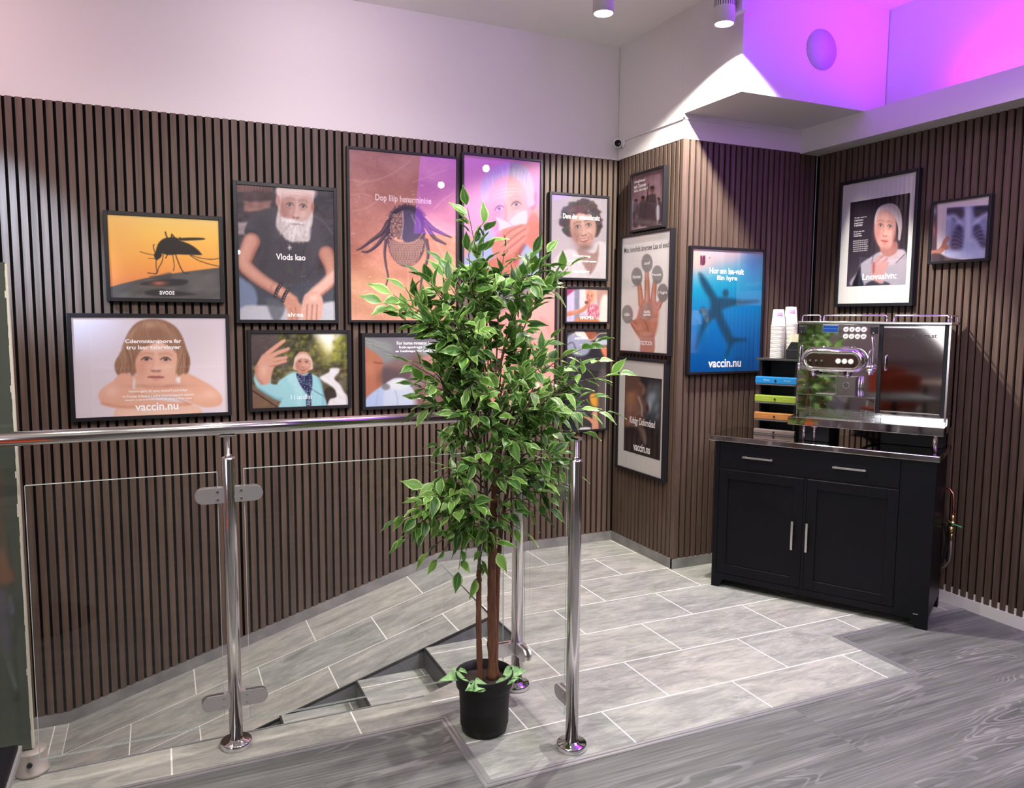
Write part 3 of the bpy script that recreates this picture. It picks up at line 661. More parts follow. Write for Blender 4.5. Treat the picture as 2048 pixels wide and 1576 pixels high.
# display
b = MB(); mbox(b, .483, .5595, .1375, .1405, 1.368, 1.4085, .001); dsp = b.build('display', M_tray, cm)
b = MB(); mbox(b, .4865, .556, .1366, .1374, 1.3715, 1.4055); b.build('display_screen', mat('blue_screen', (.005, .02, .09), .2, emit=(.01, .06, .28), es=.7), dsp)
b = MB(); mbox(b, .4875, .555, .1360, .1365, 1.3875, 1.3890); b.build('display_text', mat('screen_line', (.02, .1, .3), .4, emit=(.03, .2, .6), es=.8), dsp)
M_btn = mat('button_plastic', (.66, .64, .60), .35)
def button(u, z, d, r=.0128):
    b = MB(); mcyl(b, (u, d, z), (u, d - .003, z), r + .0015, 24); o = b.build('button', M_tray, cm)
    b = MB(); mcyl(b, (u, d - .0031, z), (u, d - .0048, z), r - .001, 24); b.build('button_cap', M_btn, o)
    b = MB(); mtube(b, [(u - .005, d - .0056, z - .003), (u - .001, d - .0056, z + .002), (u + .005, d - .0056, z + .004)], .0011, 6); b.build('cup_icon', mat('icon_grey', (.25, .24, .23), .5) if 'icon_grey' not in bpy.data.materials else bpy.data.materials['icon_grey'], o)
for k in range(4): button(.594 + .0273 * k, 1.3865, .1405); button(.5935 + .0273 * k, 1.3525, .1405)
# oval brew head
def oval(mb, u0, u1, z0, z1, d0, d1, rim=None, seg=16):
    r = (z1 - z0) / 2; zc = (z0 + z1) / 2; pts = []
    for k in range(seg + 1):
        a = math.pi / 2 + math.pi * k / seg; pts.append((u0 + r + r * math.cos(a), zc + r * math.sin(a)))
    for k in range(seg + 1):
        a = -math.pi / 2 + math.pi * k / seg; pts.append((u1 - r + r * math.cos(a), zc + r * math.sin(a)))
    return pts
def ovalring(mb, shells):
    bm = mb.bm; R = []
    for (u0, u1, z0, z1, d) in shells: R.append([bm.verts.new((mu(u), md(d), mz(z))) for u, z in oval(None, u0, u1, z0, z1, 0, 0)])
    for a, b2 in zip(R, R[1:]):
        n = len(a)
        for k in range(n): f = bm.faces.new((a[k], a[(k + 1) % n], b2[(k + 1) % n], b2[k])); f.smooth = True
    bm.faces.new(R[-1]); return mb
b = MB(); ovalring(b, [(.392, .700, 1.172, 1.296, .1408), (.392, .700, 1.172, 1.296, .120), (.396, .696, 1.176, 1.292, .098), (.404, .688, 1.184, 1.284, .088), (.413, .679, 1.190, 1.276, .084), (.418, .674, 1.195, 1.270, .087), (.422, .670, 1.198, 1.266, .0885)])
hd = b.build('brew_head', M_mchrome, cm)
b = MB(); ovalring(b, [(.424, .668, 1.199, 1.2640, .0884), (.424, .668, 1.199, 1.2640, .0872)]); b.build('control_plate', mat('bronze_plate', (.10, .055, .05), .12, .8), hd)
for k, u in enumerate((.443, .471, .498)):
    b = MB(); mcyl(b, (u, .0870, 1.230), (u, .0820, 1.230), .0056, 16); b.build('key', M_tray, hd)
for u in (.576, .605, .634):
    b = MB(); mcyl(b, (u, .0870, 1.231), (u, .0845, 1.231), .0145, 24); o = b.build('dose_button', M_tray, hd)
    b = MB(); mcyl(b, (u, .0844, 1.231), (u, .0828, 1.231), .0118, 24); b.build('button_cap', M_btn, o)
b = MB()
for u in (.500, .598, .630): mcyl(b, (u, .110, 1.2940), (u, .110, 1.3010), .0048, 12)
b.build('valve_cap', M_tray, hd)
b = MB()
for u in (.455, .618): mcyl(b, (u, .110, 1.160), (u, .110, 1.1785), .011, 18); mcyl(b, (u, .110, 1.150), (u, .110, 1.1598), .007, 14)
b.build('spout', M_mchrome, hd)
b = MB()
for u in (.475, .607): mcyl(b, (u, .118, 1.168), (u, .096, 1.168), .0075, 14)
b.build('spout_nut', M_blackp, hd)
b = MB(); mbox(b, .470, .566, .118, .128, 1.150, 1.158, .001); mbox(b, .470, .560, .115, .127, 1.0600, 1.0650, .001); mbox(b, .5635, .566, .118, .122, 1.064, 1.150); b.build('cup_shelf', M_tray, cm)
b = MB(); mbox(b, .569, .655, .112, .1405, 1.057, 1.157, .002); bx = b.build('grounds_box', mat('satin_steel', (.42, .38, .37), .2, 1.0), cm)
b = MB(); mcyl(b, (.612, .1118, 1.112), (.612, .1100, 1.112), .0165, 28); em = b.build('emblem', M_tray, bx)
b = MB()
for k in range(5):
    a = k * 2 * math.pi / 5 + .3; mcyl(b, (.612 + .0085 * math.cos(a), .1098, 1.112 + .0085 * math.sin(a)), (.612 + .0085 * math.cos(a), .1090, 1.112 + .0085 * math.sin(a)), .0042, 10)
mcyl(b, (.612, .1098, 1.112), (.612, .1088, 1.112), .003, 10); mbox(b, .6112, .6128, .1105, .1117, 1.078, 1.086)
b.build('emblem_petals', M_dark, em)
b = MB(); mtube(b, [(.680, .126, 1.157), (.680, .120, 1.10), (.682, .126, 1.060)], .0032); mtube(b, [(.668, .126, 1.157), (.668, .120, 1.10), (.668, .126, 1.060)], .0032); b.build('drain_pipe', M_tray, cm)
# steam knobs and wands
for (u, s_) in ((.386, -1), (.723, 1)):
    b = MB(); mbox(b, u - .014, u + .014, .112, .1405, 1.366, 1.402, .005, 3); kn = b.build('steam_knob', M_blackp, cm)
    b = MB(); mcyl(b, (u + .002, .1118, 1.371), (u + .002, .1085, 1.371), .0035, 12); b.build('knob_pin', M_tray, kn)
b = MB(); mtube(b, [(.716, .128, 1.364), (.720, .120, 1.330), (.727, .112, 1.290), (.728, .108, 1.230), (.727, .108, 1.205)], .0026)
mtube(b, [(.712, .128, 1.290), (.708, .118, 1.270), (.706, .112, 1.205)], .0026)
for u in (.704, .715, .728): mcyl(b, (u, .108, 1.200), (u, .108, 1.212), .0052, 12)
mcyl(b, (.700, .108, 1.190), (.732, .108, 1.190), .0085, 14); mcyl(b, (.716, .108, 1.183), (.716, .108, 1.168), .007, 12)
b.build('steam_wand', M_tray, cm)
b = MB(); mtube(b, [(.384, .128, 1.300), (.384, .118, 1.285), (.384, .112, 1.215)], .003); mcyl(b, (.378, .108, 1.205), (.392, .108, 1.205), .0095, 14); mcyl(b, (.384, .108, 1.196), (.384, .108, 1.180), .006, 12); b.build('steam_wand', M_tray, cm)
b = MB(); mcyl(b, (.438, .1405, 1.352), (.438, .136, 1.352), .005, 14); mcyl(b, (.402, .1405, 1.100), (.402, .136, 1.100), .004, 14); b.build('panel_screw', M_tray, cm)
# underside and feet
b = MB(); mbox(b, .40, .545, .10, .32, .8215, .9055, .002); mbox(b, .76, 1.030, .24, .40, .8215, .9055, .002); b.build('foot', M_blackp, cm)
b = MB()
mcyl(b, (.425, .098, .8215), (.425, .098, .905), .008, 14); mcyl(b, (.476, .098, .8215), (.476, .098, .905), .007, 14); mcyl(b, (.462, .095, .896), (.49, .095, .896), .006, 12)
mcyl(b, (1.015, .10, .8215), (1.015, .10, .9055), .012, 16); b.build('adjustable_leg', M_steel, cm)
b = MB(); mtube(b, [(.57, .20, .897), (.62, .20, .895), (.66, .21, .870), (.70, .23, .840), (.74, .26, .830)], .007, 12); b.build('hose', M_blackp, cm)
def uv_dir(): return tuple(CU)
tt = lettering('mejoxntor m,st', cpt(.894, .143, 1.358), CU, (0, 0, 1), -CV, .196, .024, M_dark, None, .01, 'door_lettering', .0010)
tt.data.transform(Matrix.Translation(-cm.location)); tt.data.transform(Matrix.Rotation(-CA, 4, 'Z')); tt.parent = wd

# ============================================================ CAPSULE TOWER, CUPS
tw = empty('capsule_drawer_tower', cpt(.245, .30, .8205), CA); tag(tw, 'black drawer tower with blue, green and orange drawer fronts left of the machine', 'drawer tower')
def tb(mb, u0, u1, d0, d1, z0, z1, bev=0.): return mb.box(u0 - .252, u1 - .252, d0 - .30, d1 - .30, z0 - .8205, z1 - .8205, bev)
b = MB(); tb(b, .160, .350, .385, .395, .8215, 1.215); tb(b, .160, .168, .22, .3845, .8215, 1.215); tb(b, .342, .350, .22, .3845, .8215, 1.215)
for z in (1.085, .985, .893): tb(b, .1685, .3415, .215, .384, z - .006, z)
b.build('rack', M_blackp, tw)
b = MB(); tb(b, .142, .362, .195, .400, 1.2155, 1.2255, .001); b.build('top_shelf', mat('dark_grey_shelf', (.03, .028, .028), .4), tw)
for z0, z1, c, nm, lab in ((1.091, 1.130, (.012, .17, .42), 'blue_front', 'blue drawer front'), (.993, 1.031, (.22, .30, .035), 'green_front', 'green drawer front'), (.900, .938, (.33, .14, .04), 'orange_front', 'orange drawer front'), (.8225, .848, (.16, .12, .11), 'clear_front', 'clear drawer front')):
    m = mat(nm, c, .3, coat=.3)
    if nm == 'orange_front':
        pass
    b = MB(); tb(b, .143, .361, .190, .2145, z0, z1, .006); tb(b, .1695, .3405, .2150, .380, z0 + .004, z1 - .012); dr = b.build('drawer', m, tw); dr['label'] = lab
    b = MB(); b.cyl((.0, -.1105, (z0 + z1) / 2 - .8205), (.0, -.1165, (z0 + z1) / 2 - .8205), .005, 14); b.build('knob', M_blackp, dr)
    b = MB(); tb(b, .148, .358, .1885, .2175, z0 - .0052, z0 - .0002); b.build('drawer_base', mat('drawer_edge', (.10, .095, .10), .4) if 'drawer_edge' not in bpy.data.materials else bpy.data.materials['drawer_edge'], dr)
    if nm != 'clear_front':
        for uu, ww in ((.205, .030), (.312, .034)):
            wc = {'blue_front': (.45, .65, .8), 'green_front': (.6, .42, .12), 'orange_front': (.85, .22, .08)}[nm]
            mm = mat(nm + '_print', wc, .5)
            me = lettering('Room' if uu < .25 else 'Sweet', (uu - .252, -.1102, (z0 + z1) / 2 + .002 - .8205), (1, 0, 0), (0, 0, 1), (0, -1, 0), ww, .007, mm, dr, .0, 'drawer_print', .0006)
mc = mat('paper_cup', (.60, .57, .53), .6); mcl = mat('cup_print', (.50, .22, .45), .6)
def cup():
    c = empty('paper_cup'); h = .092
    MB().lathe([(.0, h), (.026, h), (.0275, h - .002), (.0345, .006), (.0365, .006), (.0375, .003), (.0365, 0), (.0335, 0), (.0325, .006), (.0258, h - .004), (0, h - .006)], 28).build('cup_wall', mc, c)
    return c
proto = cup(); first = True
for (u, d, n, who) in ((.228, .255, 25, 'front'), (.278, .305, 27, 'rear')):
    zc = 1.2262
    for k in range(n):
        c = proto if first else copy_tree(proto); first = False
        c.location = cpt(u, d, zc + k * .0070); c.rotation_euler = (0, 0, 0)
        lab = ('upturned white paper cup within the %s cup stack on the drawer tower' % ('nearer, shorter' if who == 'front' else 'farther, taller')) if k < n - 1 else 'topmost upturned cup of the %s white cup stack' % ('nearer, shorter' if who == 'front' else 'farther, taller')
        tag(c, lab, 'paper cup', 'stacked cups in the %s stack' % ('nearer' if who == 'front' else 'farther'))
        if k == n - 1:
            M = Matrix.Translation((0, 0, 0)); b = MB(); bm = b.bm
            for s_ in range(7):
                a0 = math.radians(-150 + s_ * 8); a1 = math.radians(-150 + (s_ + 1) * 8)
                f = [(.0293 * math.cos(a), .0293 * math.sin(a), z) for a, z in ((a0, .076), (a1, .076), (a1, .064), (a0, .064))]
                r2 = .0318
                f[2] = (r2 * math.cos(a1), r2 * math.sin(a1), .060); f[3] = (r2 * math.cos(a0), r2 * math.sin(a0), .060)
                bm.faces.new([bm.verts.new(p) for p in f])
            b.build('cup_logo', mcl, c)
hb = empty('napkin_holder', cpt(.322, .262, 1.2262), CA); tag(hb, 'black plastic holder filled with cream paper napkins beside the cups', 'napkin holder')
MB().box(-.040, .040, -.040, .060, 0, .050, .003).poly([(-.036, -.036, .0505), (.040, -.036, .0505), (.040, -.036, .088), (-.016, -.036, .088)], (0, .085, 0)).build('holder', M_blackp, hb)
npk = MB()
for k in range(9): npk.box(-.022 + k * .0066, -.0165 + k * .0066, -.028, .040, .0885 - (.015 if k == 0 else 0), .128 + .003 * math.sin(k * 2.1), .001)
nk = npk.build('napkins', mat('cream_paper', (.72, .63, .47), .8), hb); nk['kind'] = 'stuff'

# ============================================================ WATER VALVE by the right wall
vx = 3.565
vl = empty('water_valve', (vx, 2.522, .43)); tag(vl, 'brass water valve with green lever and copper pipe beside the sideboard', 'water valve')
def vt(mb, pts, r, seg=12): return mb.tube([(0 + (x - vx), y - 2.522, z - .43) for x, y, z in pts], r, seg)
M_brass = mat('brass', (.55, .40, .18), .3, 1.0); M_copper = mat('copper', (.55, .22, .16), .3, 1.0)
vt(MB(), [(vx, 2.610, .598), (vx, 2.575, .600), (vx, 2.545, .595), (vx, 2.527, .575), (vx, 2.521, .545), (vx, 2.521, .470)], .0055).build('copper_pipe', M_copper, vl)
b = MB(); vt(b, [(vx, 2.521, .470), (vx, 2.521, .440)], .010); vt(b, [(vx, 2.521, .440), (vx, 2.521, .415)], .013); vt(b, [(vx, 2.526, .412), (vx, 2.526, .380)], .015); vt(b, [(vx, 2.523, .379), (vx, 2.523, .345)], .008); vt(b, [(vx, 2.521, .430), (vx, 2.560, .436)], .006); b.build('valve_body', M_brass, vl)
vt(MB(), [(vx - .012, 2.530, .432), (vx - .012, 2.500, .428), (vx - .012, 2.462, .424)], .0035).build('lever', mat('green_lever', (.05, .35, .12), .4), vl)
vt(MB(), [(vx, 2.523, .344), (vx, 2.521, .28), (vx, 2.524, .24), (vx, 2.545, .20), (vx - .01, 2.575, .175)], .0045).build('water_hose', mat('grey_hose', (.16, .14, .13), .5), vl)
vt(MB(), [(vx + .01, 2.60, .43), (vx + .01, 2.56, .40), (vx + .012, 2.55, .32), (vx + .01, 2.56, .24), (vx - .01, 2.60, .17)], .008).build('black_hose', M_blackp, vl)

# ============================================================ CEILING LAMPS AND SMALL FITTINGS
def lamp(loc, label, box_dx):
    t = empty('ceiling_spotlight', loc); tag(t, label, 'ceiling lamp', 'white cylinder ceiling spotlights')
    zc = ZC - loc[2]
    MB().lathe([(.0435, .0), (.0485, .0), (.0485, .165), (.046, .168), (0, .168)], 48).build('lamp_body', M_lampw, t)
    MB().lathe([(0, .006), (.0432, .006)], 40).build('lens', M_lens, t)
    b = MB()
    for k in range(26):
        a = 2 * math.pi * k / 26; M = Matrix.Rotation(a, 4, 'Z')
        b.box(.0480, .0489, -.0018, .0018, .075, .150, M=M)
    b.build('cooling_slots', M_dark, t)
    b = MB().box(box_dx - .018, box_dx + .018, -.05, .05, .06, zc - .003, .002) if box_dx else MB().box(-.018, .018, -.05, .05, .169, zc - .003, .002)
    b.build('adapter', M_lampw, t)
    MB().lathe([(0, .1685), (.012, .1685), (.012, zc - .002), (0, zc - .002)], 16).build('stem', M_lampw, t) if box_dx else None
lamp(SP1, 'white cylinder ceiling spotlight on the left, above the long picture wall', 0)
lamp(SP2, 'white slotted ceiling spotlight on the right, next to the violet lit bulkhead', .078)
for (x, y, nm) in ((2.796, 1.62, 'third'), (2.72, .59, 'fourth'), (2.84, -.58, 'fifth'), (1.0, 2.2, 'sixth')):
    pass
cmra = empty('security_camera', (2.606, 4.172, 2.503)); tag(cmra, 'small round white security camera in the corner above the slats', 'security camera')
Mc = Matrix.Rotation(math.radians(90), 4, 'X') @ Matrix()
dirv = (CAM - Vector((2.606, 4.172, 2.503))).normalized(); Q = dirv.to_track_quat('Z', 'Y').to_matrix().to_4x4()
MB().lathe([(0, -.012), (.020, -.012), (.027, -.004), (.028, .012), (.026, .020), (.021, .022)], 30, M=Q).build('camera_head', M_plw, cmra)
MB().lathe([(0, .0175), (.0205, .0195)], 26, M=Q).lathe([(0, .0185), (.012, .021)], 20, M=Q).build('camera_lens', mat('camera_glass', (.01, .01, .012), .15), cmra)
MB().lathe([(0, 0), (.024, 0), (.024, .008), (.018, .012), (0, .012)], 28, loc=(.0325, -.012, -.002), M=Matrix.Rotation(math.radians(-90), 4, 'Y')).cyl((.022, -.012, -.002), (.008, -.004, 0), .008, 12).build('mount', M_plw, cmra)
dsc = tag(MB().lathe([(0, 0), (.098, 0), (.101, .002), (.101, .004), (0, .0045)], 56, M=Matrix.Rotation(math.radians(90), 4, 'X')).lathe([(0, .005), (.003, .005), (.003, .0065), (0, .0065)], 10, loc=(.01, 0, .01), M=Matrix.Rotation(math.radians(90), 4, 'X')).lathe([(0, .005), (.003, .005), (.003, .0065), (0, .0065)], 10, loc=(-.03, 0, -.085), M=Matrix.Rotation(math.radians(90), 4, 'X')).build('cover_plate', mat('cover_plate_paint', (.45, .45, .47), .5)), 'round white blanking plate on the violet lit bulkhead wall', 'cover plate')
dsc.location = (3.150, 3.1028, 2.813)
sn = empty('wall_sensor', (3.55, YC - .0065, 2.50)); tag(sn, 'small sensor in a clear plastic cover under the soffit corner', 'sensor')
MB().box(-.055, .035, -.048, -.002, -.035, .040, .004).build('clear_cover', thin_glass('cover_plastic', (.95, .95, .95), .04, .03), sn)
MB().box(-.042, .004, -.036, -.004, .020, .032, .002).cyl((-.012, -.02, .019), (-.012, -.02, -.006), .009, 14).build('sensor_head', mat('sensor_grey', (.35, .33, .33), .5), sn)
MB().box(-.022, -.006, -.012, -.002, -.085, -.0355, .001).build('cable_duct', M_plw, sn)

# ============================================================ CAFE FURNITURE at the left edge and behind the camera
def chair_proto():
    t = empty('cafe_chair')
    bm = MB(); n = 9
    # upholstered shell: back curving into seat
    prof = [(.20, .86), (.205, .80), (.19, .68), (.165, .56), (.14, .48), (.08, .445), (-.08, .445), (-.22, .455)]
    V = []; 
    for (y, z) in prof:
        row = []
        for k in range(n):
            x = (k / (n - 1) - .5) * .50; c_ = (abs(x) / .25) ** 2.4
            row.append((x, y - (.055 * c_ if z > .5 else 0), z - (.03 * c_ if z > .84 else 0) + (.012 * c_ if z < .47 else 0)))
        V.append(row)
    th = .045
    fr = [[bm.bm.verts.new(p) for p in r] for r in V]
    bkv = []
    for i, r in enumerate(V):
        a = prof[max(i - 1, 0)]; b = prof[min(i + 1, len(prof) - 1)]; dy, dz = b[0] - a[0], b[1] - a[1]; l = math.hypot(dy, dz); ny, nz_ = -dz / l, dy / l
        bkv.append([bm.bm.verts.new((p[0] * 1.0, p[1] + ny * th, p[2] + nz_ * th)) for p in r])
    for i in range(len(V) - 1):
        for k in range(n - 1):
            bm.bm.faces.new((fr[i][k], fr[i][k + 1], fr[i + 1][k + 1], fr[i + 1][k])).smooth = True
            bm.bm.faces.new((bkv[i][k], bkv[i + 1][k], bkv[i + 1][k + 1], bkv[i][k + 1])).smooth = True
        for k in (0, n - 1): bm.bm.faces.new((fr[i][k], fr[i + 1][k], bkv[i + 1][k], bkv[i][k])).smooth = True
    for i in (0, len(V) - 1):
        for k in range(n - 1): bm.bm.faces.new((fr[i][k], bkv[i][k], bkv[i][k + 1], fr[i][k + 1])).smooth = True
    o = bm.build('seat_shell', M_orange, t)
    md_ = o.modifiers.new('s', 'SUBSURF'); md_.levels = 1; md_.render_levels = 2
    for s_ in (-1, 1):
        MB().tube([(s_ * .22, .20, .425), (s_ * .235, .24, .02), (s_ * .235, .20, .012), (s_ * .235, -.20, .012), (s_ * .235, -.24, .02), (s_ * .22, -.18, .425)], .011, 12).build('leg_frame', M_chrome, t)
    MB().tube([(-.22, .0, .425), (.22, .0, .425)], .010, 10).build('cross_bar', M_chrome, t)
    return t
ch = chair_proto(); ch.location = (-.80, 1.98, 0); ch.rotation_euler = (0, 0, 2.9)
tag(ch, 'orange chair with chrome legs mirrored in the screen at the left edge', 'chair', 'orange cafe chairs')
for (x, y, rz, lb) in ((-2.0, .62, -1.9, 'orange chair reflected on the left side of the dark machine door'), (-1.75, -.42, -1.2, 'orange chair reflected on the right side of the dark machine door'), (-2.9, .25, 1.5, 'farthest orange chair reflected behind the wooden table in the machine door')):
    c = copy_tree(ch); c.location = (x, y, 0); c.rotation_euler = (0, 0, rz); c['label'] = lb
def cafe_table(loc, label, top, size, rim):
    t = empty('cafe_table', loc); tag(t, label, 'table')
    MB().box(-size / 2, size / 2, -size / 2, size / 2, .700, .724, .004).build('tabletop', top, t)
    if rim: MB().box(-size / 2 - .004, size / 2 + .004, -size / 2 - .004, size / 2 + .004, .706, .718).build('edge_band', rim, t)
    MB().lathe([(0, 0), (.22, 0), (.22, .008), (.03, .02), (.025, .03), (.025, .699), (0, .699)], 32).build('pedestal', M_blackp, t)
cafe_table((-2.35, .1, 0), 'wooden cafe table seen only as a reflection in the coffee machine', mat('table_oak', (.42, .22, .12), .4), .75, None)
cafe_table((-.534, 1.145, 0), 'black table with a grey rim, its corner showing at the bottom left', M_black, .60, M_trim)
# ============================================================ PICTURES
# a print is a fine grid whose vertices carry the printed colour; the drawing is laid out in the print's own plane
def homog(src, dst):
    A = []; B = []
    for (x, y), (u, v) in zip(src, dst):
        A += [[x, y, 1, 0, 0, 0, -u * x, -u * y], [0, 0, 0, x, y, 1, -v * x, -v * y]]; B += [u, v]
    h = np.linalg.solve(np.array(A, float), np.array(B, float)); return np.append(h, 1).reshape(3, 3)
class Art:
    def __init__(s, quad, tr, res):
        """quad: the drawing's corners TL TR BR BL; tr: (ox, oy, scale) of the drawing coordinates"""
        s.quad = quad; s.H = homog([(0, 0), (1, 0), (1, 1), (0, 1)], quad); s.Hi = np.linalg.inv(s.H)
        w = (math.dist(quad[0], quad[1]) + math.dist(quad[2], quad[3])) / 2; h = (math.dist(quad[0], quad[3]) + math.dist(quad[1], quad[2])) / 2
        s.nx = max(8, int(w * res)); s.ny = max(8, int(h * res))
        U, V = np.meshgrid(np.linspace(0, 1, s.nx + 1), np.linspace(0, 1, s.ny + 1))
        P = s.H @ np.stack([U.ravel(), V.ravel(), np.ones(U.size)]); s.U, s.V = U, V
        s.px = (P[0] / P[2]).reshape(U.shape); s.py = (P[1] / P[2]).reshape(U.shape)
        s.tr(tr); s.c = np.ones(U.shape + (3,)) * 128.0; s.rng = np.random.default_rng(1)
    def tr(s, t):
        s.ox, s.oy, s.sc = t; s.X = (s.px - s.ox) * s.sc; s.Y = (s.py - s.oy) * s.sc; return s
    def uv(s, x, y):
        p = s.Hi @ np.array([s.ox + x / s.sc, s.oy + y / s.sc, 1]); return p[0] / p[2], p[1] / p[2]
    def _put(s, m, col, sl=None):
        tgt = s.c if sl is None else s.c[sl]
        col = np.asarray(col, float)
        tgt += (col - tgt) * m[..., None]
    def fill(s, col): s.c[:] = col
    def grad(s, p0, p1, stops):
        d = np.array(p1, float) - p0; t = ((s.X - p0[0]) * d[0] + (s.Y - p0[1]) * d[1]) / (d @ d)
        for k in range(3): s.c[..., k] = np.interp(t, [a for a, _ in stops], [c[k] for _, c in stops])
    def smooth(s, pts, n=6):
        P = [np.array(p, float) for p in pts]; m = len(P); out = []
        for i in range(m):
            a, b, c, d = P[i - 1], P[i], P[(i + 1) % m], P[(i + 2) % m]
            for k in range(n):
                t = k / n; out.append(.5 * ((2 * b) + (c - a) * t + (2 * a - 5 * b + 4 * c - d) * t * t + (3 * b - a - 3 * c + d) * t ** 3))
        return out
    def blob(s, pts, col, soft=3., a=1., sm=True):
        P = np.array(s.smooth(pts) if sm else pts, float)
        x0, y0 = P.min(0) - soft * 2; x1, y1 = P.max(0) + soft * 2
        m = (s.X >= x0) & (s.X <= x1) & (s.Y >= y0) & (s.Y <= y1)
        if not m.any(): return
        r = np.where(m.any(1))[0]; c = np.where(m.any(0))[0]; sl = (slice(r[0], r[-1] + 1), slice(c[0], c[-1] + 1))
        X, Y = s.X[sl], s.Y[sl]; ins = np.zeros(X.shape, bool); dm = np.full(X.shape, 1e9)
        for (ax, ay), (bx, by) in zip(P, np.roll(P, -1, 0)):
            dx, dy = bx - ax, by - ay; L2 = dx * dx + dy * dy
            if L2 < 1e-9: continue
            t = np.clip(((X - ax) * dx + (Y - ay) * dy) / L2, 0, 1); dm = np.minimum(dm, (X - ax - t * dx) ** 2 + (Y - ay - t * dy) ** 2)
            cr_ = ((ay > Y) != (by > Y)) & (X < (bx - ax) * (Y - ay) / ((by - ay) if by != ay else 1e-9) + ax); ins ^= cr_
        sd = np.sqrt(dm) * np.where(ins, 1, -1); s._put(np.clip(sd / soft * .5 + .5, 0, 1) * a, col, sl)
    def ell(s, cx, cy, rx, ry, col, soft=3., a=1., rot=0.):
        c_, s_ = math.cos(math.radians(rot)), math.sin(math.radians(rot)); dx, dy = s.X - cx, s.Y - cy
        d = (1 - np.sqrt(((dx * c_ + dy * s_) / rx) ** 2 + ((-dx * s_ + dy * c_) / ry) ** 2)) * min(rx, ry)
        s._put(np.clip(d / soft * .5 + .5, 0, 1) * a, col)
    def glow(s, cx, cy, rx, ry, col, a=1., rot=0.):
        c_, s_ = math.cos(math.radians(rot)), math.sin(math.radians(rot)); dx, dy = s.X - cx, s.Y - cy
        d = ((dx * c_ + dy * s_) / rx) ** 2 + ((-dx * s_ + dy * c_) / ry) ** 2; s._put(np.exp(-d * 1.6) * a, col)
    def line(s, pts, w, col, soft=2., a=1., w1=None, sm=False):
        P = [np.array(p, float) for p in pts]; n = len(P) - 1
        if sm and n > 1:
            Q = [2 * P[0] - P[1]] + P + [2 * P[-1] - P[-2]]; out = []
            for i in range(1, len(Q) - 2):
                for k in range(5):
                    t = k / 5; A, B, C, D = Q[i - 1:i + 3]; out.append(.5 * ((2 * B) + (C - A) * t + (2 * A - 5 * B + 4 * C - D) * t * t + (3 * B - A - 3 * C + D) * t ** 3))
            P = out + [P[-1]]; n = len(P) - 1
        w1 = w if w1 is None else w1; A_ = np.array(P); mg = max(w, w1) + soft * 2
        x0, y0 = A_.min(0) - mg; x1, y1 = A_.max(0) + mg
        m = (s.X >= x0) & (s.X <= x1) & (s.Y >= y0) & (s.Y <= y1)
        if not m.any(): return
        r = np.where(m.any(1))[0]; c = np.where(m.any(0))[0]; sl = (slice(r[0], r[-1] + 1), slice(c[0], c[-1] + 1)); X, Y = s.X[sl], s.Y[sl]; best = np.full(X.shape, -1e9)
        for i in range(n):
            (ax, ay), (bx, by) = P[i], P[i + 1]; dx, dy = bx - ax, by - ay; L2 = dx * dx + dy * dy + 1e-9
            t = np.clip(((X - ax) * dx + (Y - ay) * dy) / L2, 0, 1); ww = w + (w1 - w) * (i + t) / n
            best = np.maximum(best, ww / 2 - np.hypot(X - ax - t * dx, Y - ay - t * dy))
        s._put(np.clip(best / soft * .5 + .5, 0, 1) * a, col, sl)
    def vn(s, sx, sy, seed=0, ang=0.):
        """smooth value noise, 0..1"""
        rg = np.random.default_rng(seed); G = rg.random((64, 64)); c_, s_ = math.cos(math.radians(ang)), math.sin(math.radians(ang))
        a = (s.X * c_ + s.Y * s_) / sx + 1000; b = (-s.X * s_ + s.Y * c_) / sy + 1000; i = np.floor(a).astype(int); j = np.floor(b).astype(int); f = a - i; g = b - j; f = f * f * (3 - 2 * f); g = g * g * (3 - 2 * g)
        q = lambda u, v: G[u % 64, v % 64]
        return (q(i, j) * (1 - f) + q(i + 1, j) * f) * (1 - g) + (q(i, j + 1) * (1 - f) + q(i + 1, j + 1) * f) * g
    def tex(s, n, amt, mask=None):
        d = (n - .5) * amt
        s.c += (d if mask is None else d * mask)[..., None]
    def shape(s, pts, soft=3., sm=True):
        k = s.c; s.c = np.zeros_like(k); s.blob(pts, (1, 1, 1), soft, 1., sm); m = s.c[..., 0].copy(); s.c = k; return m
    def strands(s, pts_a, pts_b, n, w, cols, seed=0, jit=4., a=.7, bend=0.):
        """n hair strands from along polyline a to along polyline b"""
        rg = random.Random(seed)
        def at(P, t):
            t *= len(P) - 1; i = min(int(t), len(P) - 2); f = t - i; return (P[i][0] + (P[i + 1][0] - P[i][0]) * f, P[i][1] + (P[i + 1][1] - P[i][1]) * f)
        for k in range(n):
            t = rg.random(); A = at(pts_a, t); B = at(pts_b, min(1, max(0, t + rg.uniform(-.04, .04)))); A = (A[0] + rg.uniform(-jit, jit), A[1] + rg.uniform(-jit, jit)); B = (B[0] + rg.uniform(-jit, jit), B[1] + rg.uniform(-jit, jit))
            M_ = ((A[0] + B[0]) / 2 + bend * rg.uniform(.5, 1.5), (A[1] + B[1]) / 2 + rg.uniform(-jit, jit)); s.line([A, M_, B], w, rg.choice(cols), w * .8, a, w * .5, True)
PRINTK = .92
def s2l_arr(c):
    c = np.clip(c / 255, 0, 1); return np.where(c <= .04045, c / 12.92, ((c + .055) / 1.055) ** 2.4)
M_print = mat('printed_paper', (1, 1, 1), .45, spec=.3)
pa = N(M_print, 'ShaderNodeAttribute'); pa.attribute_name = 'ink'; Lk(M_print, pa.outputs['Color'], bsdf(M_print).inputs['Base Color'])
